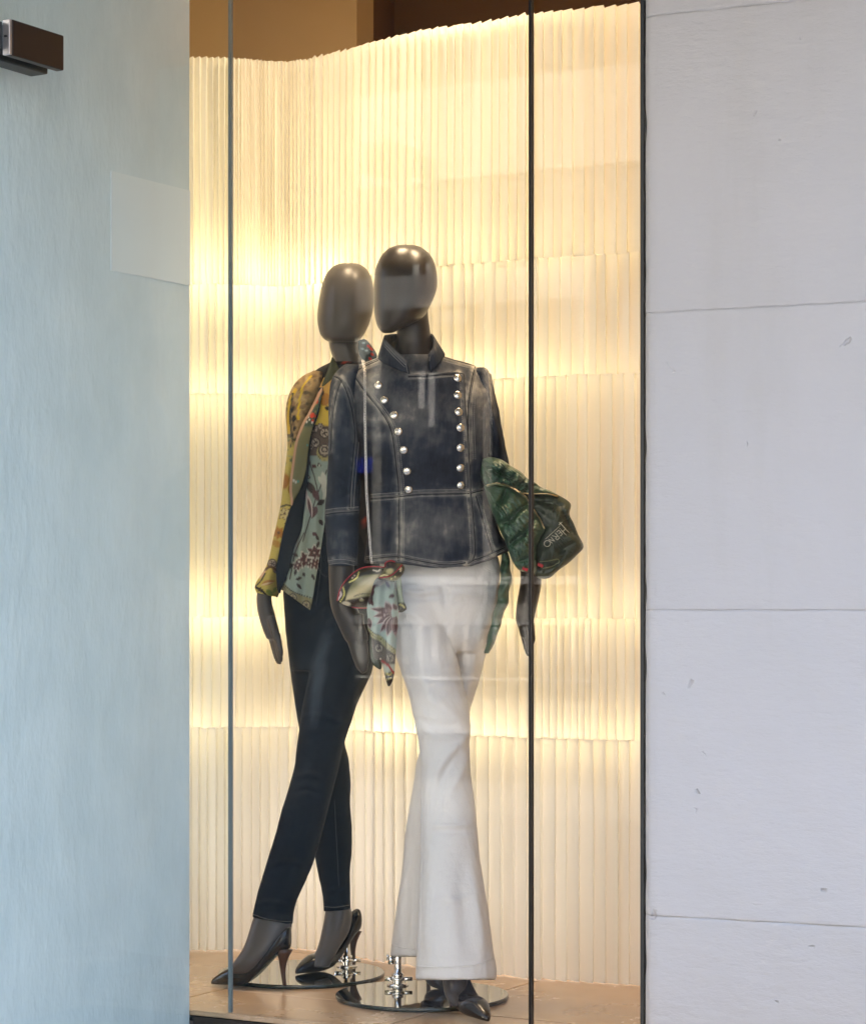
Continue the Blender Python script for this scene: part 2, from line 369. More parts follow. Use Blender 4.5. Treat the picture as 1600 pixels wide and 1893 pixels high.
tag(lin, 'unseen stone lintel above the window, deepened outwards to shade the recess', 'lintel')

# stone pillar at the right, coursed blocks
PD = np.array([math.sin(R(66)), -math.cos(R(66)), 0]); PN = np.array([-PD[1], PD[0], 0])
P0 = np.array([*xy(1188, 4.87), 0])
pil = empty('stone_pillar', P0 + PD * .5 + np.array([0, 0, -.45]), 'pale limestone pillar with wide thin joints right of the window', 'pillar')
core = mesh('mortar_core', *box(P0 + PD * .80 + PN * .2514 + np.array([0, 0, 1.35]), (1.56, .5, 3.6), [PD, PN, UZ]), M['mortar'], pil, False)
zs = [-.45, .295, .9125, 1.5135, 2.1135, 2.72, 3.15]
stone_cols = []
for i in range(6):
    z0, z1 = zs[i], zs[i + 1]; L = 1.6 - .0015
    bm = bmesh.new(); bmesh.ops.create_grid(bm, x_segments=110, y_segments=150, size=.5)
    for v in bm.verts:
        x, z = (v.co.x + .5) * L, (v.co.y + .5) * (z1 - z0 - .0005)
        edge = min(x, 9.), min(z, z1 - z0 - .0005 - z)
        r = .0022; dy = 0
        ex = max(0, 1 - edge[0] / .012); ez = max(0, 1 - edge[1] / r); dy = .010 * ex ** 2 + .0006 * ez ** 2
        dy += .0011 * math.sin(x * 37 + i * 3) * math.sin(z * 29 + i) + (.0010 * max(0, math.sin(z * 61 + i * 2.1) * math.sin(z * 23 + i)) if x < .02 else 0)
        p = P0 + PD * (x + .002 + (.0022 * max(0, math.sin(z * 31 + 5 * i) * math.sin(z * 13 + i * i)) ** 2 if x < .004 else 0)) + PN * dy
        v.co = (p[0], p[1], z0 + .00025 + z)
    fr = list(bm.edges); bd = [e for e in fr if e.is_boundary]
    ex = bmesh.ops.extrude_edge_only(bm, edges=bd); vs = [v for v in ex['geom'] if isinstance(v, bmesh.types.BMVert)]
    for v in vs: v.co += Vector(PN * .3)
    bmesh.ops.recalc_face_normals(bm, faces=bm.faces)
    me = bpy.data.meshes.new('stone_block'); bm.to_mesh(me); bm.free(); link_mesh('stone_block', me, M['stone'], pil, False)
    me.polygons.foreach_set('use_smooth', [True] * len(me.polygons))

# ------------------------------------------------------------------ window glass and glass door
def gpt(px, off=0.0):
    k = (px - 800) / F                                   # point of the front glass line at this pixel column
    t = (Q[0] - k * Q[1]) / (k * UB[1] - UB[0]); return (Q + UB * t + UA * off)
win = empty('shop_window', gpt(800), 'large clear glass shop window of two panes with a dark joint', 'window')
a, b, c = gpt(428.5), gpt(980), gpt(1186)
sheetbox('pane', (a + UB * .004)[:2], (b - UB * .002)[:2], 0.0, 2.37, .008, M['glass'], win, 1)
sheetbox('pane', (b + UB * .004)[:2], (c + UB * .02)[:2], 0.0, 2.37, .008, M['glass'], win, 1)
mesh('joint', *box(gpt(981.5, .003) + np.array([0, 0, 1.18]), (.0042, .009, 2.36), [UB, UA, UZ]), M['mull'], win, False)
mesh('joint_seal', *box(gpt(979.4, -.0015) + np.array([0, 0, 1.18]), (.0013, .009, 2.36), [UB, UA, UZ]), M['black'], win, False)
mesh('joint_seal', *box(gpt(983.6, -.0015) + np.array([0, 0, 1.18]), (.0013, .009, 2.36), [UB, UA, UZ]), M['black'], win, False)
mesh('side_channel', *box(gpt(1187, .012) + np.array([0, 0, 1.18]), (.008, .03, 2.36), [UB, UA, UZ]), M['gasket'], win, False)
mesh('bottom_channel', *box(gpt(800, .004) + UB * .0 + np.array([0, 0, -.014]), (1.3, .03, .024), [UB, UA, UZ]), M['gasket'], win, False)
door = empty('glass_door', Q - UA * .5, 'frameless greenish glass door pane standing before the plaster wall', 'glass door')
sheetbox('pane', (Q - UA * .006)[:2], (Q - UA * .82)[:2], -.30, 2.37, .008, M['glass_green'], door, 1)
mesh('pane_edge', *box(Q + UB * -.001 + np.array([0, 0, 1.04]), (.0075, .0085, 2.64), [UB, UA, UZ]), M['edge'], door, False)
mesh('bottom_rail', *box(Q - UA * .41 + UB * -.004 + np.array([0, 0, -.325]), (.02, .80, .05), [UB, UA, UZ]), M['gasket'], door, False)
# patch fitting clamped on the door glass
def dpt(px, py, off):
    k = (px - 800) / F; B = Q + UB * off
    t = (k * B[1] - B[0]) / (UA[0] - k * UA[1]); p = B + UA * t; return np.array([p[0], p[1], CH + (HY - py) / F * p[1]]), t
p0, t0 = dpt(24, 70, .028); p1, t1 = dpt(119, 99, .028)
cz = (dpt(70, 50, .028)[0][2] + dpt(70, 116, .028)[0][2]) / 2; hz = dpt(70, 50, .028)[0][2] - dpt(70, 116, .028)[0][2]
fit = mesh('patch_fitting', *box(np.array([*(Q + UB * .018 + UA * (t0 + t1) / 2)[:2], cz]), (.020, t1 - t0, hz), [UB, UA, UZ]), M['dark'], door, False); bevel(fit, .003, 3)
mid = Q + UA * (t0 - .004)
ecap = mesh('end_cap', *box(np.array([*(mid + UB * .0175)[:2], cz]), (.018, .0075, hz * .98), [UB, UA, UZ]), M['steel'], fit, False); bevel(ecap, .0015)
mesh('screw', *lathe([(.0, 0), (.0035, 0), (.0035, .003)], (*(mid + UB * .0175 - UA * .005)[:2], cz), 10), M['black'], fit)
bp = mesh('back_plate', *box(np.array([*(Q - UB * .031 + UA * ((t0 + t1) / 2 - .006))[:2], cz - .004]), (.045, t1 - t0, hz * 1.02), [UB, UA, UZ]), M['gasket'], fit, False); bevel(bp, .003)
mesh('pivot_arm', *box(np.array([*(Q - UB * .005 + UA * (t0 - .06))[:2], cz + .004]), (.03, .10, hz * .72), [UB, UA, UZ]), M['gasket'], fit, False)

# ------------------------------------------------------------------ the shop's own upper storeys and the sunlit building across the street
up = mesh('shop_building', *box(Q + UB * .5 + UA * 3.5 + np.array([0, 0, 6.3]), (22, 7.2, 6.0), [UB, UA, UZ]), M['stone'], None, False)
tag(up, 'pale stone upper storeys of the shop above the window', 'building')
sheetbox('rear_wall', (Q + UA * 6.6 - UB * 10)[:2], (Q + UA * 6.6 + UB * 11)[:2], -.45, 3.3, .2, M['stone'], up)
FD = 9.0
def fpt(px, py=0.0, out=0.0):
    """real point on the facade across the street whose mirror image in the window glass falls near photo pixel (px, py)"""
    B = Q + UA * FD; k = (px - 800) / F; t = (B[0] - k * B[1]) / (k * UB[1] - UB[0]); Yv = B[1] + UB[1] * t
    p = Q + UB * t - UA * (FD - out); return np.array([p[0], p[1], CH + (HY - py) / F * Yv])
opp = empty('street_building', fpt(800) * [1, 1, 0] + [0, 0, -.45], 'sunlit pale building across the street mirrored in the window glass', 'building')
FAX = [UB, UA, UZ]
def fbox(name, px0, py0, px1, py1, mat, out, th=.06):
    a, b = fpt(px0, py0), fpt(px1, py1); c = (a + b) / 2 + UA * (out - th / 2 + .0)
    return mesh(name, *box(c, (abs((b - a) @ UB), th, abs(a[2] - b[2])), FAX), M[mat], opp, False)
c0 = fpt(800)
mesh('wall', *box(np.array([c0[0], c0[1], 2.3]) - UA * .32, (24, .3, 5.5), FAX), M['opp'], opp, False)
# shopfront opening, dark, with white frame, panelled stall riser and posts
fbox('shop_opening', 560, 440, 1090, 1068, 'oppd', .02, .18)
for (x0, y0, x1, y1) in ((540, 395, 1110, 440), (545, 1068, 1100, 1080), (545, 1146, 1100, 1156), (545, 1221, 1100, 1229), (545, 1250, 1100, 1256), (545, 1345, 1100, 1352)): fbox('white_rail', x0, y0, x1, y1, 'wframe', .09, .09)
fbox('stall_riser', 545, 1060, 1100, 1400, 'opp', -.01, .14)
for k in range(20): fbox('riser_baluster', 556 + k * 28, 1157, 568 + k * 28, 1220, 'wframe', .08, .09)
for x in (556, 702, 905, 1084): fbox('pilaster', x, 440, x + 16, 1068, 'opp', .10, .10)
fbox('transom', 572, 527, 1084, 550, 'oppm', .08, .08)
for x, y0, y1 in ((772, 446, 526), (796, 446, 526), (782, 688, 756), (801, 690, 790), (672, 640, 676)): fbox('window_bar', x, y0, x + 11, y1, 'wframe', .07, .05)
fbox('shop_sign', 655, 848, 706, 874, 'blue', .07, .05)
fbox('poster', 604, 584, 642, 612, 'wframe', .06, .02); fbox('poster', 655, 628, 690, 655, 'wframe', .06, .02); fbox('poster', 818, 560, 870, 600, 'opp', .06, .02)
fbox('blind', 455, 352, 640, 480, 'wframe', .05, .05); fbox('blind', 880, 318, 1068, 400, 'wframe', .05, .05)
fbox('cornice', 150, 250, 1500, 272, 'opp', .14, .14); fbox('reflection_dimmer_roof', -1500, -150, 3600, 249, 'dimroof', .10, .12)  # dark roof added to weaken the reflection over the brown wall

# ------------------------------------------------------------------ pleated paper screens, lit from behind
CV = np.array([(150, 6.42), (250, 6.40), (340, 6.40), (440, 6.41), (500, 6.45), (560, 6.43), (620, 6.34), (700, 6.21), (800, 6.08), (920, 5.98), (980, 5.925), (1175, 5.82), (1330, 5.74)])
CVs = crom(CV, 8)
def cY(px): return np.interp(px, CVs[:, 0], CVs[:, 1])
def pleats(z0, z1, spacing, amp, seed, off):
    r = np.random.default_rng(seed); px = 185.0; line = []
    while px < 1300:
        sp = spacing(px) * r.uniform(.86, 1.16); a = amp * .66 * r.uniform(.8, 1.15) * min(1, sp / 13 + .25)
        line.append((px, off + a * .5 + r.normal() * .002)); line.append((px + sp * r.uniform(.78, .92), off - a * .5 + r.normal() * .002)); px += sp
    line = np.array(line); nz = 22; V = []; Fc = []; n = len(line)
    ph = r.uniform(0, 6.28, n); am = r.normal(size=n); ph2 = r.uniform(0, 6.28, n)
    for i in range(nz + 1):
        t = i / nz; z = z0 + (z1 - z0) * t
        for k in range(n):
            wob = .0009 * am[k] * math.sin(t * 3.1 * (1 + .3 * am[k % 7]) + ph[k]); fl = 1 + .18 * math.sin(t * 4 + ph2[k])
            x, o = line[k]; Yb = cY(x); zz = z + (.0012 * am[(k * 7) % n] if i in (0, nz) else 0)
            V.append(((x - 800) / F * Yb + wob, Yb + off + (o - off) * fl + wob, zz))
    for i in range(nz):
        for k in range(n - 1): Fc.append((i * n + k, i * n + k + 1, (i + 1) * n + k + 1, (i + 1) * n + k))
    return V, Fc
BZ = [(1.774, 2.378), (1.480, 1.776), (.888, 1.482), (.592, .890), (.003, .594)]
sp1 = lambda x: np.interp(x, [340, 420, 445, 540, 600, 700, 1000, 1175], [11, 10, 6, 6.5, 12, 14, 18, 21])
sp2 = lambda x: np.interp(x, [340, 440, 600, 900, 1175], [15, 14, 15.5, 20, 21])
sp3 = lambda x: np.interp(x, [340, 440, 560, 800, 1175], [16, 9, 10, 18, 21])
sp4 = lambda x: np.interp(x, [340, 440, 560, 900, 1000, 1060, 1175], [17, 15, 14, 23, 13, 12, 17])
sp5 = lambda x: np.interp(x, [340, 440, 600, 900, 1175], [14, 16, 17, 23, 24])
SCR = [('top tall pleated paper screen with the serrated upper edge', sp1, .030, .006), ('short pleated paper screen just behind the mannequin heads', sp2, .024, .012), ('tall middle pleated paper screen behind the jackets', sp3, .024, -.004),
       ('short pleated paper screen behind the hands and thighs', sp4, .022, .010), ('lowest tall pleated paper screen standing on the tiles', sp5, .026, -.006)]
for i, ((z0, z1), (lab, sp, am, off)) in enumerate(zip(BZ, SCR)):
    o = mesh('paper_screen', *pleats(z0, z1, sp, am, 11 + i, off), M['paper'], None, False)
    tag(o, lab, 'paper screen', 'stacked pleated paper screens')
BK = [((x - 800) / F * (cY(x) + .55), cY(x) + .55) for x in range(230, 1340, 60)]
V, Fc = prism(BK + [(x, y + .03) for x, y in BK[::-1]], .0, 2.22)  # unseen reflector, added to even out the glow through the paper
tag(mesh('bounce_board', V, Fc, M['whitew'], None, False), 'unseen white board added behind the pleated paper screens to bounce light', kind='structure')
WARM = (1.0, .80, .465)
def strip_or_fill_light(px, z, dY, size, sizey, power, aim=0.0, col=WARM):
    d = bpy.data.lights.new('led_or_fill', 'AREA'); d.shape = 'RECTANGLE'; d.size = size; d.size_y = sizey; d.energy = power; d.color = col
    o = bpy.data.objects.new('led_or_fill', d); COL.objects.link(o); Y = cY(px) + dY
    o.location = ((px - 800) / F * Y, Y, z); slope = math.atan2(cY(px + 40) - cY(px - 40), 80 / F * Y)
    o.rotation_euler = (R(-90) - aim, 0, slope)
def row(z, dY, k, sy, pw, aim=0.0):
    for px, p in zip((320, 425, 530, 640, 755, 870, 985, 1100, 1215), pw): strip_or_fill_light(px, z, dY, .175, sy, p * k * .18, aim)
row(1.79, .13, .62, .04, (.66, .80, .95, .80, .42, .28, .18, .12, .10), R(14))
row(1.485, .11, .62, .04, (.36, .42, .36, .35, .42, .55, .34, .16, .10))
row(.905, .12, .62, .04, (.66, .66, .50, .36, .30, .30, .32, .28, .24))
row(.602, .10, .62, .04, (.30, .14, .16, .46, .46, .30, .24, .22, .24))
for px in (330, 480, 640, 800, 960, 1120): strip_or_fill_light(px, .27, .36, .5, .3, .115, 0, (1, .97, .94))  # neutral fill lights added to brighten the lowest screen, no fitting there
for px, pw in ((380, 1.0), (640, 1.4), (860, 1.2), (1080, 1.0)): strip_or_fill_light(px, 2.12, .40, .4, .34, pw * .15)
for px, pw in ((380, .7), (640, .55), (860, .7), (1080, .7)): strip_or_fill_light(px, 1.20, .40, .4, .34, pw * .10)
# recessed ceiling spots over the display
for x, y, pw in ((-.25, 6.10, 22), (.42, 5.95, 24)):
    d = bpy.data.lights.new('ceiling_spot', 'SPOT'); d.energy = pw; d.color = (1, .74, .46); d.spot_size = R(95); d.spot_blend = .6; d.shadow_soft_size = .22
    o = bpy.data.objects.new('ceiling_spot', d); COL.objects.link(o); o.location = (x, y, 3.12)

# ------------------------------------------------------------------ printed cloth: colours per point, painted in photo pixels
def mixc(c, m, col): c[:] = c * (1 - m[:, None]) + np.array(col) * m[:, None]
def sm(x): return np.clip(x, 0, 1)
def ell(c, P, cx, cy, rx, ry, ang, col, soft=1.0):
    a = R(ang); d = P - [cx, cy]; u = (d[:, 0] * math.cos(a) + d[:, 1] * math.sin(a)) / rx; v = (-d[:, 0] * math.sin(a) + d[:, 1] * math.cos(a)) / ry
    mixc(c, sm((1 - np.hypot(u, v)) * min(rx, ry) / soft + .5), col)
def leaf(c, P, x, y, L, w, ang, col, soft=1.0):
    """pointed petal from (x, y) outwards at ang degrees"""
    a = R(ang); d = P - [x, y]; u = (d[:, 0] * math.cos(a) + d[:, 1] * math.sin(a)) / L; v = -d[:, 0] * math.sin(a) + d[:, 1] * math.cos(a)
    wd = w * np.sin(np.pi * np.clip(u, 0, 1) ** .8) ; mixc(c, sm((wd - np.abs(v)) / soft + .3) * ((u > 0) & (u < 1)), col)
def stroke(c, P, line, w, col, soft=.8):
    d, t = seg_dist(P, crom(line, 6) if len(line) > 2 else line); mixc(c, sm((w - d) / soft + .5), col)
def flower(c, P, x, y, r, n, rot, col, mid, rim=None):
    for k in range(n):
        if rim is not None: leaf(c, P, x, y, r * 1.14, r * .36, rot + 360 * k / n, rim, .8)
        leaf(c, P, x, y, r, r * .27, rot + 360 * k / n, col, .8)
    ell(c, P, x, y, r * .22, r * .22, 0, mid, .8)
def paisley(c, P, x, y, r, dark, light, rot=0):
    ell(c, P, x, y, r, r, 0, dark); ell(c, P, x, y, r * .74, r * .74, 0, light); ell(c, P, x, y, r * .58, r * .58, 0, dark)
    for k in range(5): ell(c, P, x + r * .38 * math.cos(rot + k * 1.257), y + r * .38 * math.sin(rot + k * 1.257), r * .15, r * .12, 0, light, .7)
AQUA, CREAM, WINE, DKW, OLIVE, YEL, OCH, BRN, BLK, PINKY = (.215, .285, .255), (.62, .60, .47), (.050, .012, .018), (.016, .007, .010), (.17, .17, .085), (.56, .41, .045), (.30, .13, .018), (.07, .036, .018), (.010, .009, .010), (.42, .25, .15)
def dots(c, P, line, n, r, col):
    for x, y in crom(line, n) if len(line) > 2 else np.linspace(line[0], line[1], n): ell(c, P, x, y, r, r, 0, col, .8)

def sheet(rows, nx, ny, bulge=0.0, folds=None, back=0.004):
    """curved cloth panel from rows (left px, left py, right px, right py, left Y, right Y), with thickness"""
    A = crom(rows, ny); m = len(A); V = []
    for (xl, yl, xr, yr, Yl, Yr) in A:
        for k in range(nx + 1):
            t = k / nx; x = xl + (xr - xl) * t; y = yl + (yr - yl) * t; Y = Yl + (Yr - Yl) * t - bulge * math.sin(math.pi * t)
            if folds is not None: Y -= folds(x, y, t)
            V.append(at(x, y, Y))
    n = nx + 1; f0 = [(i * n + k, i * n + k + 1, (i + 1) * n + k + 1, (i + 1) * n + k) for i in range(m - 1) for k in range(nx)]
    V = np.array(V); N0 = len(V); Vb = V + [0, back, 0]
    Fc = f0 + [tuple(N0 + q for q in f[::-1]) for f in f0]
    ring = [k for k in range(n)] + [i * n + nx for i in range(1, m)] + [(m - 1) * n + k for k in range(nx - 1, -1, -1)] + [i * n for i in range(m - 2, 0, -1)]
    for i in range(len(ring)): a, b = ring[i], ring[(i + 1) % len(ring)]; Fc.append((b, a, N0 + a, N0 + b))
    return np.vstack([V, Vb]), Fc
def pillow(outline, Yc, H, rings=22, n=8, p=2.4, Hb=None, fn=None, centre=None, Yfn=None):
    """puffed closed shape over a photo outline, thickness H towards the street and Hb behind"""
    O = crom(list(outline) + [outline[0]], n)[:-1]; c = O.mean(0) if centre is None else np.array(centre); m = len(O); Hb = H if Hb is None else Hb
    V = []; Fc = []
    for side, h0 in ((1, H), (-1, Hb)):
        for k in range(rings if side > 0 else rings - 1):
            s = math.sin((k + 1) / rings * math.pi / 2) if side > 0 else math.sin((k + 1) / rings * math.pi / 2)
            for q in c + (O - c) * s:
                h = h0 * (max(0, 1 - s ** p)) ** .5; V.append((q[0], q[1], side * h))
        V.append((c[0], c[1], side * h0))
    V = np.array(V); nf = rings * m; Yb = np.full(len(V), Yc) if Yfn is None else Yfn(V[:, 0], V[:, 1])
    D = V[:, 2].copy()
    if fn is not None:
        e = np.abs(D) / max(H, 1e-6); D[D > 0] += (fn(V[:, :2]) * sm(e * 1.6))[D > 0]
    P3 = np.array([at(V[i, 0], V[i, 1], Yb[i] - D[i]) for i in range(len(V))])
    for k in range(rings - 1):
        for i in range(m): j = (i + 1) % m; Fc.append((k * m + i, k * m + j, (k + 1) * m + j, (k + 1) * m + i))
    for i in range(m): Fc.append((nf, (i + 1) % m, i))
    b0 = nf + 1; rb = rings - 1
    for k in range(rb - 1):
        for i in range(m): j = (i + 1) % m; Fc.append((b0 + k * m + j, b0 + k * m + i, b0 + (k + 1) * m + i, b0 + (k + 1) * m + j))
    for i in range(m): Fc.append((b0 + rb * m, b0 + i, b0 + (i + 1) % m))
    e = (rings - 1) * m; f = b0 + (rb - 1) * m
    for i in range(m): j = (i + 1) % m; Fc.append((e + i, e + j, f + j, f + i))
    return P3, Fc
def geo_mesh(name, geo, mat, parent, paintfn=None, smooth=True):
    V, Fc = geo; cols = None
    if paintfn is not None: cols = paintfn(to_px(V))
    o = mesh(name, V, Fc, mat, parent, smooth, cols); fix_normals(o.data); return o
def seam(name, lines, tree, parent, mat, r=.0009, off=.0008, n=8):
    g = [tube(p, r, 5) for p in (on(tree, l, off, n) for l in lines) if len(p) > 2]
    if g: return tag(mesh(name, *join(*g), mat, parent), kind='stuff')
def stitches(name, lines, tree, parent, mat, step=.0045, r=.0006, off=.0012):
    g = []
    for l in lines:
        p = np.array(on(tree, l, off, 14))
        if len(p) < 3: continue
        s = np.r_[0, np.cumsum(np.linalg.norm(np.diff(p, axis=0), axis=1))]
        for t in np.arange(0, s[-1] - step * .6, step):
            a = [np.interp(t, s, p[:, i]) for i in range(3)]; b = [np.interp(t + step * .62, s, p[:, i]) for i in range(3)]; g.append(tube([a, b], r, 4))
    if g: o = mesh(name, *join(*g), mat, parent, False); tag(o, kind='stuff'); return o
def shift(line, dx, dy): return [(x + dx, y + dy) for x, y in line]

# ------------------------------------------------------------------ high heeled pump: toe and heel tip given on the ground
def pump(parent, toe, heel, z_toe, z_heel, hh=.088):
    toe = np.array([toe[0], toe[1], 0.]); heel = np.array([heel[0], heel[1], 0.]); ax = heel - toe; L = np.linalg.norm(ax); ax /= L; sd = np.array([-ax[1], ax[0], 0])
    L = L * 1.06
    prof = [(0, .0025, .011, .004), (.03, .002, .018, .009), (.1, .0015, .028, .0165), (.22, .001, .041, .026), (.34, .001, .045, .0325), (.46, .006, .044, .033), (.58, .022, .054, .030), (.7, .045, .077, .027), (.82, .069, .108, .026), (.92, .083, .132, .025), (.98, .088, .141, .017), (1.0, .092, .138, .008)]
    A = crom(prof, 5); seg = 28; V = []; Fc = []
    for s, b, t, w in A:
        b, t = b * hh / .088, t * hh / .088
        base = toe + ax * L * s + UZ * (z_toe + (z_heel - z_toe) * s)
        for k in range(seg):
            a = 2 * math.pi * k / seg; c, q = math.cos(a), math.sin(a); zz = (b + t) / 2 + (t - b) / 2 * math.copysign(abs(q) ** .75, q)
            V.append(base + sd * w * math.copysign(abs(c) ** .8, c) * (1 - .12 * max(q, 0)) + UZ * zz)
    m = len(A)
    for i in range(m - 1):
        for k in range(seg): Fc.append((i * seg + k, i * seg + (k + 1) % seg, (i + 1) * seg + (k + 1) % seg, (i + 1) * seg + k))
    Fc += [tuple(range(seg))[::-1], tuple((m - 1) * seg + k for k in range(seg))]
    sh = mesh('shoe', np.array(V), Fc, M['shoe'], parent); fix_normals(sh.data)
    top = toe + ax * L * .925; tip = toe + ax * L * .93; pts = []; rr = []
    for t in np.linspace(0, 1, 9):
        pts.append(top + (tip - top) * t + ax * (-.004 * math.sin(t * 3.1)) + UZ * (z_heel + hh * .99 * (1 - t) + .0002)); rr.append(.0048 + .016 * (1 - t) ** 2.6)
    h = mesh('stiletto_heel', *tube(pts, rr, 14), M['heel'], sh)
    s0 = [toe + ax * L * s + UZ * (z_toe + .0006 + (z_heel - z_toe) * s) for s in np.linspace(.05, .5, 10)]
    return sh
def base(parent, px, py, r, pole_px, pole_y, top_z):
    Y = (CH - .010) * F / (py - HY); c = np.array([(px - 800) / F * Y, Y, 0])
    d = mesh('base_plate', *lathe([(r - .001, .0006), (r, .002), (r, .0085), (r - .0012, .010)], c, 96), M['discedge'], parent)
    t = mesh('mirror_top', *lathe([(r - .0016, .0101), (r - .0016, .0104)], c, 96), M['disc'], d, False)
    Yp = (CH - .010) * F / (pole_y - HY); p = np.array([(pole_px - 800) / F * Yp, Yp, .0104])
    pl = mesh('support_pole', *lathe([(.026, 0), (.026, .003), (.013, .0045), (.0115, .020), (.014, .022), (.014, .028), (.0085, .031), (.0085, .052), (.0085, top_z)], p, 24), M['chrome'], parent)
    mesh('locking_collar', *join(lathe([(.008, .012), (.019, .013), (.019, .0195), (.008, .021)], p, 20), box(p + [-.020, -.004, .0165], (.022, .011, .010)), box(p + [.022, -.004, .0165], (.026, .009, .008))), M['chrome'], pl)
    mesh('clamp_screw', *join(box(p + [-.016, -.006, .062], (.014, .010, .020)), box(p + [-.024, -.008, .070], (.006, .006, .014)), tube([p + [-.022, -.008, .066], p + [-.008, -.004, .066]], .004, 8)), M['chrome'], pl)
    return p

# ------------------------------------------------------------------ front mannequin: denim jacket and white flared trousers
FM = empty('mannequin', at(780, 1837, 5.705) * [1, 1, 0], 'faceless charcoal mannequin in denim jacket and white flared trousers, nearest the glass', 'mannequin', 'mannequins in the window')
head = loft([(452.5, 738, 764, 5.655, .018), (456, 724, 776, 5.655, .040), (463, 713, 787, 5.655, .058), (475, 703, 798, 5.655, .075), (492, 695, 805, 5.652, .088), (512, 691.5, 808, 5.65, .094), (532, 690, 807.5, 5.648, .097), (550, 690, 802, 5.642, .096),
             (565, 690.5, 795, 5.636, .092), (578, 691.5, 788, 5.63, .086), (590, 693.5, 777, 5.622, .076), (600, 696, 757, 5.615, .064), (608, 700, 741, 5.61, .05), (613, 704, 731, 5.607, .035), (616, 709, 724, 5.605, .015)], n=3)
neck = loft([(545, 738, 796, 5.675, .045), (570, 736, 791, 5.675, .042), (590, 734, 792, 5.675, .042), (610, 733, 795, 5.675, .044), (632, 732, 797, 5.68, .046), (655, 726, 801, 5.68, .052), (675, 712, 815, 5.685, .06), (692, 690, 840, 5.69, .065)], n=3)
trunk = loft([(680, 690, 840, 5.69, .055), (720, 655, 893, 5.69, .075), (800, 672, 893, 5.685, .09), (880, 690, 885, 5.685, .08), (915, 694, 882, 5.69, .08), (980, 695, 900, 5.695, .09), (1045, 712, 912, 5.70, .09), (1100, 715, 912, 5.70, .095), (1150, 725, 900, 5.70, .085)], n=3)
def fleg(rows): return loft(rows, 28, 3)
legs = [fleg([(1120, 725, 812, 5.68, .08), (1250, 758, 838, 5.65, .06), (1370, 788, 856, 5.62, .048), (1500, 800, 852, 5.57, .045), (1620, 812, 856, 5.53, .044), (1740, 822, 860, 5.47, .036), (1800, 818, 864, 5.44, .034), (1832, 820, 868, 5.425, .036), (1848, 826, 877, 5.40, .034), (1862, 836, 882, 5.375, .024)]),
        fleg([(1120, 832, 900, 5.745, .065), (1250, 828, 868, 5.785, .05), (1370, 797, 836, 5.805, .042), (1500, 775, 815, 5.805, .042), (1620, 770, 805, 5.795, .04), (1740, 775, 803, 5.775, .032), (1790, 777, 803, 5.765, .03)])]
armL = loft([(688, 630, 664, 5.685, .035), (720, 622, 655, 5.68, .04), (800, 620, 655, 5.665, .04), (900, 616, 652, 5.645, .038), (1000, 611, 655, 5.61, .036), (1048, 607, 654.5, 5.60, .034), (1078, 608, 654, 5.595, .032), (1108, 609.5, 657, 5.59, .030), (1128, 613, 662, 5.587, .029), (1148, 621, 671, 5.585, .027), (1170, 631, 679, 5.582, .024), (1185, 638, 682, 5.58, .018)], 30, 3)
def finger(x0, y0, x1, y1, Y0, Y1, r, bend=0.004):
    pts = [at(x0 + (x1 - x0) * t, y0 + (y1 - y0) * t, Y0 + (Y1 - Y0) * t - bend * math.sin(t * 3.14)) for t in np.linspace(0, 1, 8)]
    return tube(pts, np.array([1, 1, .98, .95, .92, .88, .78, .45]) * r, 12)
fingL = [finger(644, 1168, 666, 1241, 5.588, 5.570, .0100), finger(652, 1166, 671, 1245, 5.582, 5.562, .0105), finger(661, 1165, 676, 1242, 5.578, 5.560, .0105), finger(669, 1165, 678, 1232, 5.575, 5.562, .0098), finger(664, 1135, 668, 1190, 5.566, 5.556, .0105)]
armR = loft([(690, 880, 908, 5.695, .035), (760, 893, 918, 5.70, .036), (850, 905, 934, 5.705, .034), (950, 935, 966, 5.712, .032), (1040, 957, 998, 5.715, .031), (1064, 961, 1000, 5.715, .030), (1084, 960, 1000, 5.715, .029), (1119, 954, 993, 5.715, .027), (1146, 952.5, 986.5, 5.715, .026), (1160, 957, 985, 5.715, .023), (1178, 961.5, 985, 5.715, .018)], 28, 3)
fingR = [finger(966, 1168, 977, 1214, 5.73, 5.725, .0085), finger(972, 1166, 980, 1211, 5.712, 5.705, .0095), finger(977, 1166, 982, 1205, 5.70, 5.694, .0090), finger(980, 1150, 984, 1192, 5.69, 5.684, .0095)]
me = remesh('body', join(head, neck, trunk, *legs, armL, armR, *fingL, *fingR), .0036, 5, .5)
link_mesh('body', me, M['body'], FM)
base(FM, 780, 1837, .2026, 735, 1822, .13)
pump(FM, (.121, 5.292), (.040, 5.474), .004, .0108)
pump(FM, (.035, 5.655), (-.012, 5.835), .0108, .0108)

# white trousers
hips = loft([(1018, 706, 917, 5.70, .098), (1045, 702, 924, 5.70, .105), (1085, 700, 923, 5.70, .11), (1120, 702, 919, 5.705, .11), (1150, 712, 913, 5.715, .105), (1180, 724, 904, 5.725, .095), (1205, 738, 896, 5.735, .07)], n=4)
l1 = loft([(1080, 704, 822, 5.69, .10), (1125, 708, 821, 5.675, .097), (1179, 722, 834.5, 5.665, .091), (1222, 734, 846, 5.655, .085), (1254, 745, 852.5, 5.645, .08), (1290, 757, 862, 5.635, .076), (1320, 763, 867, 5.625, .072), (1350, 769, 870, 5.617, .069), (1376, 774, 868, 5.61, .066), (1412, 777, 868, 5.60, .064), (1450, 777, 872, 5.59, .064), (1500, 777, 879, 5.57, .066), (1580, 777, 886, 5.545, .071), (1640, 774, 895, 5.52, .078), (1707, 771, 905, 5.50, .086), (1760, 769, 912, 5.485, .092), (1785, 768.5, 917, 5.48, .095), (1800, 768, 917.5, 5.478, .096), (1811, 768, 916.5, 5.475, .096)], 48, 4)
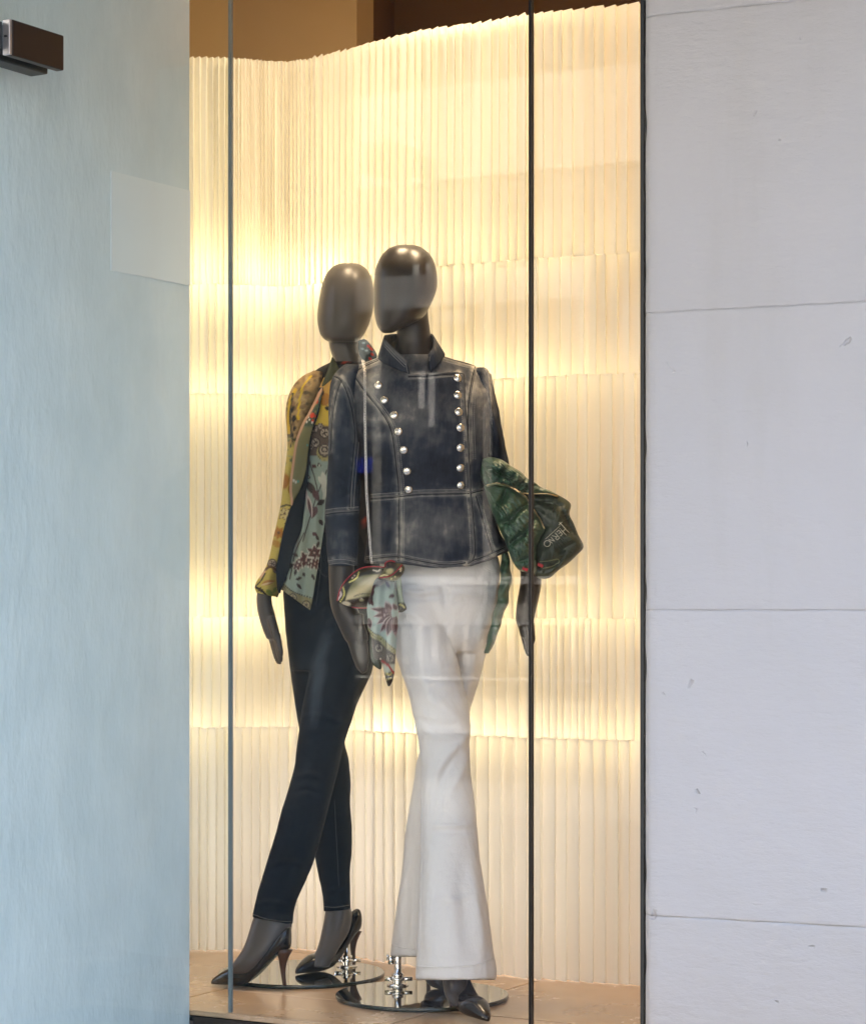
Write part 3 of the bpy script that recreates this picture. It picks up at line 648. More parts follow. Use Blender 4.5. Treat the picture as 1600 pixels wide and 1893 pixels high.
l2 = loft([(1080, 822, 924, 5.760, .10), (1125, 825, 918, 5.765, .095), (1179, 832, 907, 5.775, .088), (1232, 838, 892, 5.785, .08), (1276, 836, 880, 5.790, .075), (1320, 822, 867, 5.795, .068), (1380, 779, 850, 5.805, .064), (1437, 766, 838, 5.805, .062), (1491, 757, 830, 5.803, .063), (1560, 747, 825, 5.795, .066), (1635, 740, 822, 5.785, .072), (1707, 728, 822, 5.775, .08), (1750, 723, 822, 5.770, .085), (1768, 722, 822, 5.765, .087)], 48, 4)
me = remesh('trousers', join(hips, l1, l2), .0042, 5, .5)
crease(me, [([(868, 1352), (835, 1392), (800, 1440)], 9, 0.0102), ([(850, 1378), (822, 1425), (805, 1480)], 7, -0.0085), ([(868, 1385), (850, 1430), (830, 1470)], 8, 0.0068), ([(778, 1345), (815, 1362), (858, 1362)], 7, 0.0068), ([(770, 1330), (810, 1342), (850, 1340)], 8, -0.0051), ([(785, 1290), (825, 1310), (862, 1345)], 10, 0.0051), ([(880, 1522), (840, 1527), (795, 1526)], 4, 0.0051), ([(880, 1533), (840, 1537), (795, 1535)], 6, -0.0043),
            ([(740, 1092), (770, 1096), (815, 1090)], 5, 0.0051), ([(742, 1103), (775, 1106), (812, 1102)], 6, -0.0051), ([(735, 1128), (760, 1135), (790, 1150)], 6, 0.0051), ([(812, 1075), (822, 1100), (824, 1128)], 6, -0.0068), ([(828, 1105), (855, 1098), (890, 1104)], 5, 0.0043), ([(775, 1230), (800, 1290), (840, 1340)], 14, 0.0051), ([(800, 1560), (798, 1650), (794, 1770)], 16, 0.0068), ([(850, 1580), (858, 1680), (866, 1780)], 16, -0.0085), ([(872, 1600), (884, 1700), (895, 1780)], 10, 0.0085), ([(790, 1660), (840, 1664), (885, 1650)], 6, 0.0034),
            ([(752, 1560), (745, 1650), (738, 1760)], 9, 0.0068), ([(765, 1600), (760, 1680), (755, 1760)], 8, -0.0068), ([(890, 1130), (880, 1180), (868, 1250)], 9, 0.0051)])
wobble(me, .09, .0013, 3, (1, 1, .6)); wobble(me, .032, .0007, 5, (1, 1, .7)); wobble(me, .016, .0003, 6)
tr = link_mesh('trousers', me, M['white'], FM); tb = bvh(me)
hemf = [(770, 1786), (800, 1788), (840, 1787), (880, 1783), (914, 1771)]
seam('hem_fold', [hemf, [(724, 1747), (745, 1752), (767, 1754)]], tb, tr, M['white'], .0016, .0)
stitches('hem_stitching', [shift(hemf, 0, 3)], tb, tr, M['wthread'], .005, .0005)
seam('side_seam', [[(780, 1415), (780, 1500), (780, 1580), (777, 1700), (773, 1800)], [(744, 1105), (760, 1180)]], tb, tr, M['white'], .0012, 0)
seam('fly_seam', [[(829, 1052), (829, 1080), (824, 1104), (817, 1118)]], tb, tr, M['white'], .001, 0)
stitches('pocket_stitching', [[(890, 1048), (903, 1056), (921, 1060)], [(893, 1045), (905, 1053), (922, 1056)], [(834, 1055), (834, 1082), (828, 1106)], [(783, 1420), (783, 1500), (783, 1580), (780, 1700)]], tb, tr, M['wthread'], .005, .00045)

# denim jacket
jt = loft([(655, 715, 812, 5.685, .060), (664, 690, 838, 5.685, .068), (674, 664, 872, 5.685, .074), (685, 645, 893, 5.682, .08), (700, 636, 903, 5.68, .092), (740, 640, 910, 5.675, .108), (780, 650, 908, 5.67, .118), (830, 662, 903, 5.67, .118), (880, 674, 901, 5.675, .108), (912, 680, 901, 5.678, .10), (940, 681, 908, 5.678, .104), (980, 679, 922, 5.678, .115), (1010, 676, 934, 5.68, .122), (1030, 674, 940, 5.68, .128), (1040, 673, 942, 5.68, .13)], 56, 4, pw=2.25)
def hem_warp(me):
    V = coords(me); P = to_px(V); h = np.interp(P[:, 0], [674, 740, 800, 870, 905, 936], [1041, 1042, 1050, 1046, 1035, 1020]) - 1040
    V[:, 2] -= h * np.clip((P[:, 1] - 985) / 55, 0, 1) / F * V[:, 1]; me.vertices.foreach_set('co', V.astype(np.float32).ravel()); me.update()
def wear(me, blobs, lines, base=.22, seed=1):
    V = coords(me); P = to_px(V); w = np.full(len(V), base) + .10 * noise3(V, .07, seed) + .08 * noise3(V, .025, seed + 1)
    for x, y, rx, ry, a in blobs: w += a * np.exp(-((P[:, 0] - x) / rx) ** 2 - ((P[:, 1] - y) / ry) ** 2)
    for l in lines:
        d, _ = seg_dist(P, crom(l, 5) if len(l) > 2 else l); w += (.30 + .16 * noise3(V, .02, 9)) * np.exp(-((d - 3) / 5) ** 2)
    attr(me, 'wear', np.clip(w, 0, 1.1))
PRL = [(652, 689), (678, 727), (706, 762), (722, 790), (729, 822), (733, 857), (737, 891), (738, 917)]
PPL = [(738, 920), (738, 961), (738, 1000), (737, 1037)]
PLT = [(754, 695), (790, 694), (825, 691), (847, 690)]
PLV = [(847, 690), (854, 695), (856, 741), (861, 799), (864, 857), (867, 914), (871, 961), (874, 1015), (871, 1034), (862, 1042)]
PRR = [(880, 674), (872, 706), (866, 752), (866, 800), (868, 850)]
WST = [(686, 921), (712, 919), (738, 917), (775, 913), (821, 912), (867, 911)]
WSR = [(868, 911), (880, 908), (892, 905)]
PPR = [(880, 917), (887, 940), (893, 961), (902, 992), (911, 1023)]
HEM = [(678, 1034), (715, 1030), (740, 1030), (775, 1037), (821, 1044), (860, 1041)]; HEM2 = [(874, 1036), (902, 1026), (932, 1012)]
SHL = [(655, 686), (678, 674), (699, 665)]; SHR = [(821, 660), (850, 668), (880, 676), (898, 683)]
JL = [PRL, PPL, PLT, PLV, PRR, WST, WSR, PPR, HEM, HEM2, SHL, SHR]
BLB = [(690, 700, 28, 34, .45), (672, 740, 18, 30, .25), (700, 775, 34, 9, .35), (702, 806, 38, 9, .28), (762, 765, 34, 34, .30), (885, 705, 18, 45, .45), (888, 780, 14, 45, .35), (905, 740, 8, 50, .3), (756, 985, 30, 42, .32), (825, 975, 38, 34, .28), (905, 955, 16, 50, .35), (775, 650, 80, 20, .3), (800, 870, 70, 40, -.18), (695, 865, 30, 40, -.25), (790, 720, 50, 22, -.1), (700, 960, 20, 50, -.12), (845, 1010, 20, 30, -.12)]
me = remesh('denim_jacket', jt, .0034, 3, .5); hem_warp(me)
crease(me, [([(668, 762), (695, 772), (728, 778)], 6, .004), ([(668, 778), (695, 788), (725, 792)], 5, -.004), ([(668, 797), (700, 805), (732, 806)], 6, .0035), ([(680, 850), (705, 845), (732, 850)], 6, -.003), ([(686, 903), (720, 896), (770, 900)], 5, .003), ([(880, 740), (898, 722), (905, 700)], 5, .003), ([(890, 760), (900, 745), (907, 735)], 5, -.003), ([(800, 900), (830, 895), (862, 900)], 5, .002), ([(870, 880), (880, 830), (890, 790)], 7, -.004), ([(700, 930), (695, 980), (690, 1030)], 10, .006), ([(715, 930), (712, 980), (712, 1030)], 8, -.004), ([(770, 940), (768, 990), (765, 1035)], 12, .004), ([(890, 940), (900, 985), (915, 1020)], 7, .005), ([(820, 950), (822, 1000), (825, 1035)], 14, -.003)])
wobble(me, .06, .0011, 21); wear(me, BLB, JL, .32, 31)
JK = link_mesh('denim_jacket', me, M['denim'], FM); jb = bvh(me)
sl = loft([(674, 638, 666, 5.68, .045), (684, 624, 668, 5.675, .060), (700, 614, 664, 5.67, .068), (730, 608, 660, 5.665, .072), (780, 607, 660, 5.655, .07), (830, 606.5, 665, 5.65, .066), (880, 605, 667, 5.64, .062), (910, 603, 667, 5.635, .06), (945, 600, 664, 5.625, .058), (985, 602, 663, 5.615, .055), (1020, 604, 662, 5.605, .053), (1046, 606, 660, 5.60, .052)], 40, 4)
me = remesh('sleeve', sl, .0034, 3, .5)
crease(me, [([(606, 880), (622, 905), (612, 935)], 7, .005), ([(612, 872), (632, 890), (650, 915)], 6, -.004), ([(625, 925), (645, 915), (664, 905)], 6, .004), ([(612, 700), (622, 740), (616, 820)], 8, .003), ([(650, 760), (640, 800), (655, 850)], 8, -.003), ([(640, 860), (655, 875), (664, 890)], 6, .003), ([(640, 980), (645, 1000), (655, 1030)], 9, -.002)])
wobble(me, .05, .001, 22)
SAL = [(619, 694), (633, 703), (645, 729), (654, 764), (658, 803), (655, 840), (650, 900), (648, 940)]; SSL = [(629, 703), (620, 729), (612, 776), (609, 833)]
CUF = [(602, 949), (620, 946), (650, 944), (662, 943)]; CHM = [(607, 1037), (629, 1034), (655, 1038)]
wear(me, [(640, 700, 14, 24, .4), (618, 760, 10, 60, .35), (640, 780, 18, 40, .18), (632, 1000, 22, 30, .2), (645, 880, 20, 60, -.22)], [SAL, SSL, CUF, CHM], .20, 33)
sL = link_mesh('sleeve', me, M['denim'], JK); slb = bvh(me)
sr = loft([(679, 882, 894, 5.685, .03), (683, 874, 900, 5.687, .048), (692, 870, 905, 5.69, .060), (720, 878, 913, 5.695, .065), (760, 886, 922, 5.70, .063), (800, 893, 929, 5.70, .06), (850, 900, 939, 5.705, .056), (900, 912, 952, 5.71, .052), (950, 930, 972, 5.712, .05), (1000, 945, 990, 5.715, .048), (1040, 953, 1000, 5.715, .046)], 36, 4)
me = remesh('sleeve', sr, .0034, 3, .5); crease(me, [([(902, 740), (912, 780), (925, 830)], 6, .004), ([(896, 770), (905, 810), (912, 840)], 6, -.004)]); wobble(me, .05, .001, 25)
SAR = [(900, 684), (902, 718), (906, 745), (909, 770)]
wear(me, [(905, 700, 12, 40, .4), (915, 770, 10, 40, .1), (905, 820, 25, 30, -.2)], [SAR], .20, 35)
sR = link_mesh('sleeve', me, M['denim'], JK); srb = bvh(me)
# collar
bt = crom([(757, 691, 5.594), (727, 680, 5.600), (700, 663, 5.65), (712, 650, 5.745), (760, 645, 5.775), (806, 646, 5.75), (821, 656, 5.675), (810, 674, 5.605), (796, 688, 5.592)], 8)
tp = crom([(752, 666, 5.596), (731, 647, 5.603), (711, 624, 5.65), (722, 618, 5.735), (760, 616, 5.757), (790, 617, 5.737), (800, 621, 5.675), (801, 640, 5.615), (791, 656, 5.598)], 8)
V = []; Fc = []; nr = 6
for i in range(len(bt)):
    for j in range(nr + 1):
        t = j / nr; q = bt[i] * (1 - t) + tp[i] * t; V.append(at(q[0], q[1], q[2] - .004 * math.sin(t * 3.14)))
for i in range(len(bt) - 1):
    for j in range(nr): Fc.append((i * (nr + 1) + j, (i + 1) * (nr + 1) + j, (i + 1) * (nr + 1) + j + 1, i * (nr + 1) + j + 1))
co = mesh('collar', V, Fc, M['denim'], JK); wear(co.data, [(735, 650, 20, 20, .2)], [[(752, 666), (731, 647), (711, 624)], [(791, 656), (801, 640), (800, 621)]], .22, 41)
fix_normals(co.data); mod(co, 'SOLIDIFY', thickness=.0036, offset=0); cob = bvh(co.data)
CE = [[(750, 670), (733, 653), (714, 632)], [(754, 689), (751, 678), (749, 671)], [(794, 683), (793, 668), (794, 660)], [(796, 652), (800, 640), (800, 628)]]
seam('collar_seam', CE, cob, co, M['ridge'], .001, .002); stitches('collar_stitching', [shift(CE[0], -1, 5), shift(CE[0], -2, 9)], cob, co, M['thread'], .0042, .00055, .0024)
# seams, stitching, buttons
seam('seam', [shift(l, 1.6, 0) for l in (PRL, PPL, PLV, PRR, PPR)] + [shift(l, 0, -1.6) for l in (PLT, WST, WSR, HEM, HEM2, SHL, SHR)], jb, JK, M['ridge'], .0013, .0004)
seam('seam_groove', [shift(l, -1.2, 0) for l in (PRL, PPL, PRR, PPR)] + [shift(PLV, 3.2, 0)] + [shift(l, 0, 1.4) for l in (PLT, WST, WSR, SHL, SHR)] + [HEM, HEM2], jb, JK, M['groove'], .0012, .0000)
stitches('stitching', [shift(PRL, 5, -1), shift(PRL, 9, -2), shift(PPL, 5, 0), shift(PPL, 9, 0), shift(PLV, -5, 1), shift(PRR, 6, 0), shift(PRR, 10, 0), shift(PPR, 5, 0), shift(WST, 0, -7), shift(WST, 0, 5), shift(HEM, 0, 5), shift(HEM, 0, -5), shift(HEM2, 0, 5), shift(PLT, 0, 6), shift(SHL, 4, 8), shift(SHR, -2, 8)], jb, JK, M['thread'])
seam('sleeve_seam', [SAL, SSL, CUF], slb, sL, M['ridge'], .0012, .0004); seam('sleeve_groove', [shift(SAL, -2.6, 1), shift(SSL, 2.4, 0), shift(CUF, 0, 2.6)], slb, sL, M['groove'], .0011, .0)
stitches('sleeve_stitching', [shift(CUF, 0, -6), CHM, shift(CHM, 0, 7), shift(SAL, 5, 0)], slb, sL, M['thread'], .0046)
seam('sleeve_seam', [SAR], srb, sR, M['ridge'], .0012, .0004)
dome = lathe([(.0102, 0), (.0105, .0012), (.0098, .0032), (.0080, .0052), (.0052, .0066), (.0040, .0064), (.0028, .0074), (.0004, .0078)], (0, 0, 0), 24)
bm_ = None
for x, y in [(699, 713), (710, 740), (728, 768), (736, 798), (746, 832), (752, 871), (755, 905), (845, 700), (845, 731), (847, 762), (850, 791), (850, 828), (850, 865), (851, 897)]:
    p = hit(jb, x, y, .0002)
    if bm_ is None: o = mesh('button', *dome, M['silver'], None); bm_ = o.data
    else: o = bpy.data.objects.new('button', bm_); COL.objects.link(o)
    d = Vector(at(x, y, 5) ) - CAM; d.normalize(); nrm = jb.ray_cast(CAM, d)[1]
    o.parent = JK; o.location = Vector(p) - wpos(JK); o.rotation_euler = (nrm * .7 + Vector((0, -1, 0)) * .3).to_track_quat('Z', 'Y').to_euler()

# ------------------------------------------------------------------ rear mannequin: floral shirt, dark skinny jeans
RM = empty('mannequin', at(557, 1799, 6.02) * [1, 1, 0], 'faceless charcoal mannequin in floral shirt and dark skinny jeans with crossed legs', 'mannequin', 'mannequins in the window')
head = loft([(486.5, 632, 658, 6.05, .02), (490, 620, 668, 6.05, .042), (498, 609, 678, 6.05, .062), (512, 600, 686, 6.05, .08), (530, 594, 690, 6.05, .092), (550, 590, 691, 6.048, .097), (570, 587, 690, 6.045, .097), (588, 586, 686, 6.04, .094), (602, 587.5, 681, 6.035, .088), (613, 590, 676, 6.03, .078), (622, 594, 670, 6.025, .065), (628, 600, 664, 6.02, .05), (632, 608, 654, 6.02, .03)], n=3)
neck = loft([(590, 612, 673, 6.065, .045), (612, 607, 668, 6.065, .044), (630, 607, 667, 6.065, .044), (650, 611, 668, 6.068, .047), (670, 617, 680, 6.07, .05), (692, 610, 700, 6.07, .055)], n=3)
trunk = loft([(684, 600, 706, 6.07, .05), (715, 566, 733, 6.07, .07), (800, 564, 722, 6.07, .09), (900, 566, 708, 6.07, .085), (1000, 550, 705, 6.06, .09), (1100, 534, 690, 6.05, .095), (1180, 540, 680, 6.04, .09)], n=3)
legs = [fleg([(1150, 540, 610, 6.06, .085), (1275, 552, 622, 6.07, .07), (1376, 572, 628, 6.075, .055), (1448, 580, 640, 6.075, .05), (1577, 590, 642, 6.06, .045), (1660, 601, 644, 6.05, .036), (1691, 600, 651, 6.04, .034), (1723, 594, 645, 6.02, .032), (1751, 587, 628, 5.99, .031), (1772, 577, 617, 5.97, .03), (1788, 573, 608, 5.955, .022)]),
        fleg([(1150, 612, 690, 5.99, .085), (1261, 580, 664, 5.96, .075), (1350, 562, 632, 5.94, .058), (1466, 540, 604, 5.90, .05), (1581, 506, 574, 5.87, .045), (1663, 482, 540, 5.83, .036), (1700, 467, 540, 5.81, .034), (1723, 460, 538, 5.80, .033), (1749, 451, 520, 5.79, .032), (1769, 439, 504, 5.785, .031), (1784, 428, 490, 5.783, .028), (1800, 424, 478, 5.782, .02)])]
armL = loft([(705, 552, 585, 6.06, .035), (760, 542, 572, 6.05, .038), (850, 538, 558, 6.04, .034), (950, 522, 545, 6.02, .03), (1050, 496, 518, 6.005, .028), (1082, 479, 506, 6.0, .027), (1096, 475, 503, 6.0, .027), (1112, 474, 502.5, 6.0, .027), (1130, 476, 507, 5.998, .026), (1150, 481, 512, 5.996, .026), (1168, 487, 516.5, 5.994, .025), (1182, 493, 519, 5.993, .020)], 28, 3)
fing = [finger(499, 1168, 515, 1228, 6.014, 6.008, .0090), finger(504, 1168, 518, 1229, 5.997, 5.990, .0095), finger(509, 1168, 520, 1225, 5.981, 5.974, .0092), finger(512, 1170, 521, 1214, 5.968, 5.962, .0082), finger(500, 1140, 509, 1184, 5.972, 5.962, .0090)]
armR = loft([(705, 708, 742, 6.06, .035), (850, 716, 744, 6.06, .034), (1000, 716, 742, 6.05, .03), (1120, 716, 738, 6.04, .026), (1160, 717, 736, 6.04, .022), (1195, 722, 733, 6.04, .014)], 28, 3)
me = remesh('body', join(head, neck, trunk, *legs, armL, *fing, armR), .0036, 5, .5); link_mesh('body', me, M['bodyg'], RM)
rp = base(RM, 557, 1797, .206, 641, 1787, .16)
pump(RM, (-.535, 5.826), (-.352, 5.762), .001, .0106)
pump(RM, (-.336, 5.925), (-.197, 6.085), .0106, .0106)
jh = loft([(985, 548, 706, 6.05, .10), (1040, 534, 704, 6.04, .108), (1080, 524, 700, 6.035, .112), (1130, 525.5, 699, 6.03, .114), (1200, 532, 692, 6.02, .108), (1240, 540, 682, 6.01, .09)], n=4)
jl2 = loft([(1130, 526, 622, 6.055, .10), (1150, 527, 622, 6.06, .10), (1211, 533, 625, 6.065, .094), (1275, 541.5, 632, 6.07, .085), (1320, 548.5, 636, 6.073, .078), (1347, 553.5, 638, 6.075, .074), (1376, 560, 637, 6.077, .07), (1405, 566, 644.5, 6.078, .066), (1448, 572, 648.5, 6.077, .062), (1487, 577, 647, 6.075, .06), (1527, 580, 650, 6.07, .058), (1577, 582, 650, 6.06, .054), (1610, 587, 647, 6.055, .049), (1649, 595, 647.5, 6.05, .044), (1684, 598, 648.5, 6.045, .042)], 40, 4, tilt=-.05)
jl1 = loft([(1110, 600, 700, 6.0, .10), (1143, 606, 698, 5.99, .10), (1196, 590, 692, 5.98, .097), (1232, 579, 687, 5.97, .092), (1261, 570, 674, 5.96, .087), (1293, 563.5, 660, 5.95, .08), (1320, 558, 651, 5.945, .074), (1350, 553.5, 641, 5.94, .07), (1390, 548, 630, 5.93, .065), (1423, 544.5, 623.5, 5.92, .063), (1466, 533, 612, 5.90, .062), (1505, 520.5, 602, 5.89, .061), (1545, 510.5, 591.5, 5.88, .058), (1581, 499.5, 581, 5.87, .055), (1620, 487.5, 565.5, 5.85, .05), (1663, 475, 547, 5.83, .045), (1703, 465.5, 541, 5.81, .043)], 40, 4, tilt=.19)
me = remesh('skinny_jeans', join(jh, jl2, jl1), .0038, 4, .5)
crease(me, [([(560, 1345), (590, 1352), (630, 1348)], 6, .002), ([(556, 1362), (590, 1370), (628, 1366)], 6, -.002), ([(470, 1672), (500, 1668), (540, 1678)], 5, .003), ([(472, 1684), (505, 1686), (540, 1692)], 5, -.0025), ([(598, 1650), (620, 1645), (646, 1640)], 4, .0025), ([(584, 1560), (610, 1562), (645, 1550)], 6, .002), ([(545, 1440), (570, 1432), (600, 1440)], 6, .004), ([(535, 1470), (565, 1460), (600, 1472)], 5, -.003), ([(553, 1330), (580, 1322), (635, 1335)], 5, .004), ([(500, 1600), (530, 1592), (565, 1600)], 5, .003), ([(600, 1160), (640, 1150), (690, 1165)], 6, .004), ([(605, 1185), (640, 1178), (685, 1190)], 6, -.004), ([(528, 1130), (560, 1140), (600, 1120)], 6, .004), ([(600, 1500), (625, 1506), (648, 1496)], 5, .003), ([(575, 1230), (610, 1300), (630, 1340)], 8, .003)])
wobble(me, .06, .0009, 41)
V = coords(me); P = to_px(V); w = .1 * noise3(V, .06, 5) + .12
d, t = seg_dist(P, [(612, 1150), (592, 1215), (580, 1290), (575, 1380), (560, 1460)]); w += .75 * np.exp(-(d / 17) ** 2) * np.exp(-((t - .3) / .45) ** 2)
attr(me, 'wear', np.clip(w, 0, 1)); jn = link_mesh('skinny_jeans', me, M['jeans'], RM); jnb = bvh(me)
H1 = [(468, 1690), (490, 1698), (520, 1703), (540, 1704)]; H2 = [(600, 1676), (620, 1677), (646, 1673)]
seam('hem_fold', [shift(H1, 0, -1), shift(H2, 0, -1)], jnb, jn, M['jeans'], .0016, .0003)
stitches('hem_stitching', [H1, H2], jnb, jn, M['thread'], .005, .00055)
stitches('pocket_stitching', [[(588, 1048), (594, 1060), (602, 1066), (610, 1064)], [(594, 1022), (592, 1060), (584, 1120)], [(618, 1480), (622, 1560), (626, 1640)]], jnb, jn, M['jthread'], .005, .0005)

# shirt: body, sleeve, lapel band, lining, silk front
def p_dark(P):
    c = np.tile(np.array([.012, .011, .012]), (len(P), 1)); r = np.random.default_rng(3)
    for _ in range(70):
        x, y = r.uniform(640, 720), r.uniform(640, 1060); k = r.integers(4)
        leaf(c, P, x, y, r.uniform(7, 15), r.uniform(2, 3.5), r.uniform(0, 360), [(.03, .10, .10), (.30, .035, .015), (.10, .085, .03), (.02, .05, .05)][k])
    return c
shb = loft([(668, 614, 688, 6.07, .055), (684, 584, 714, 6.07, .07), (706, 566, 738, 6.07, .085), (760, 560, 740, 6.07, .10), (800, 560, 735, 6.07, .108), (900, 562, 725, 6.07, .108), (980, 562, 722, 6.07, .112), (1040, 610, 716, 6.065, .11)], 60, 8)
sb_ = geo_mesh('floral_shirt', shb, M['printc'], RM, p_dark)
def p_sleeve(P):
    c = np.tile(np.array([.33, .225, .095]), (len(P), 1)); r = np.random.default_rng(8)
    for _ in range(120): x, y = r.uniform(528, 612), r.uniform(680, 830); ell(c, P, x, y, r.uniform(2, 6), r.uniform(1.5, 4), r.uniform(0, 180), [(.13, .075, .035), (.22, .13, .06), (.40, .30, .13), (.08, .06, .035)][r.integers(4)], 3)
    stroke(c, P, [(575, 695), (560, 715), (553, 745), (551, 775)], 1.7, (.62, .43, .02)); stroke(c, P, [(546, 720), (536, 742), (533, 775), (534, 800)], 2.6, (.60, .40, .03))
    stroke(c, P, [(541, 728), (536, 770), (541, 815), (545, 840)], 1.8, (.05, .04, .02))
    for x, y, a, b in ((543, 774, 4, 7), (541, 757, 3, 6), (544, 792, 3, 5), (540, 806, 3, 6)): ell(c, P, x, y, a, b, 15, BLK, 1)
    lo = P[:, 1] > 815; base_ = c.copy(); mixc(c, sm((P[:, 1] - 815) / 14), (.43, .36, .085)); q = np.random.default_rng(12)
    for _ in range(14): leaf(c, P, q.uniform(524, 545), q.uniform(806, 860), q.uniform(8, 16), q.uniform(1.5, 3), q.uniform(0, 360), [(.05, .05, .02), (.30, .30, .12), (.12, .14, .05)][q.integers(3)])
    ell(c, P, 526, 890, 9, 14, 10, OCH, 3); ell(c, P, 540, 905, 8, 10, 0, (.24, .13, .02), 2); stroke(c, P, [(516, 938), (528, 934), (540, 936)], 1.5, BLK)
    flower(c, P, 526, 950, 12, 6, 20, (.46, .40, .18), BRN, (.08, .05, .03)); flower(c, P, 515, 985, 13, 7, 0, OCH, (.10, .05, .02)); ell(c, P, 511, 1005, 10, 6, 30, (.33, .18, .03), 2)
    flower(c, P, 531, 968, 6, 5, 40, BRN, OCH); paisley(c, P, 503, 1042, 9, DKW, (.36, .30, .24)); paisley(c, P, 511, 1053, 7, DKW, (.36, .30, .24)); stroke(c, P, [(488, 1056), (500, 1048), (518, 1060)], 2.2, BRN)
    leaf(c, P, 484, 1080, 26, 5, -15, (.34, .17, .05)); leaf(c, P, 482, 1082, 24, 2, -15, (.55, .42, .25)); leaf(c, P, 478, 1070, 22, 3, -50, (.50, .33, .24)); leaf(c, P, 492, 1090, 18, 5, 40, (.16, .20, .04)); leaf(c, P, 505, 1096, 14, 4, -60, (.20, .24, .04))
    stroke(c, P, [(470, 1084), (484, 1092), (496, 1104), (508, 1108), (516, 1098)], 2.2, BLK); flower(c, P, 481, 1090, 6, 5, 0, BLK, BRN); stroke(c, P, [(470, 1086), (482, 1074), (490, 1060)], 1.2, BLK)
    return c
sv = loft([(688, 580, 612, 6.06, .035), (700, 560, 606, 6.055, .048), (718, 543, 600, 6.05, .056), (744, 532, 590, 6.05, .06), (769, 528, 578, 6.045, .058), (802, 530, 566, 6.04, .055), (832, 531, 560, 6.035, .05), (870, 527, 552, 6.03, .048), (903, 523, 549, 6.028, .047), (939, 518, 546, 6.02, .045), (972, 511, 540, 6.01, .043), (1002, 504, 532, 6.005, .042), (1035, 497, 520, 6.0, .042), (1056, 489, 516, 6.0, .043), (1076, 476, 517, 6.0, .045), (1090, 471, 516, 6.0, .046), (1100, 474, 513, 6.0, .044)], 56, 14, tilt=.22)
Vs = sv[0]; Ps = to_px(Vs); Vs[:, 1] -= .004 * np.sin(Ps[:, 1] / 19 + Ps[:, 0] / 7) + .003 * np.sin(Ps[:, 0] / 5 - Ps[:, 1] / 31)
sleeve_f = geo_mesh('sleeve', (Vs, sv[1]), M['printc'], sb_, p_sleeve)
sv2 = loft([(688, 690, 716, 6.06, .035), (720, 705, 752, 6.06, .055), (820, 712, 752, 6.06, .052), (1000, 708, 748, 6.05, .045), (1090, 706, 746, 6.04, .044)], 40, 8); geo_mesh('sleeve', sv2, M['printc'], sb_, p_dark)
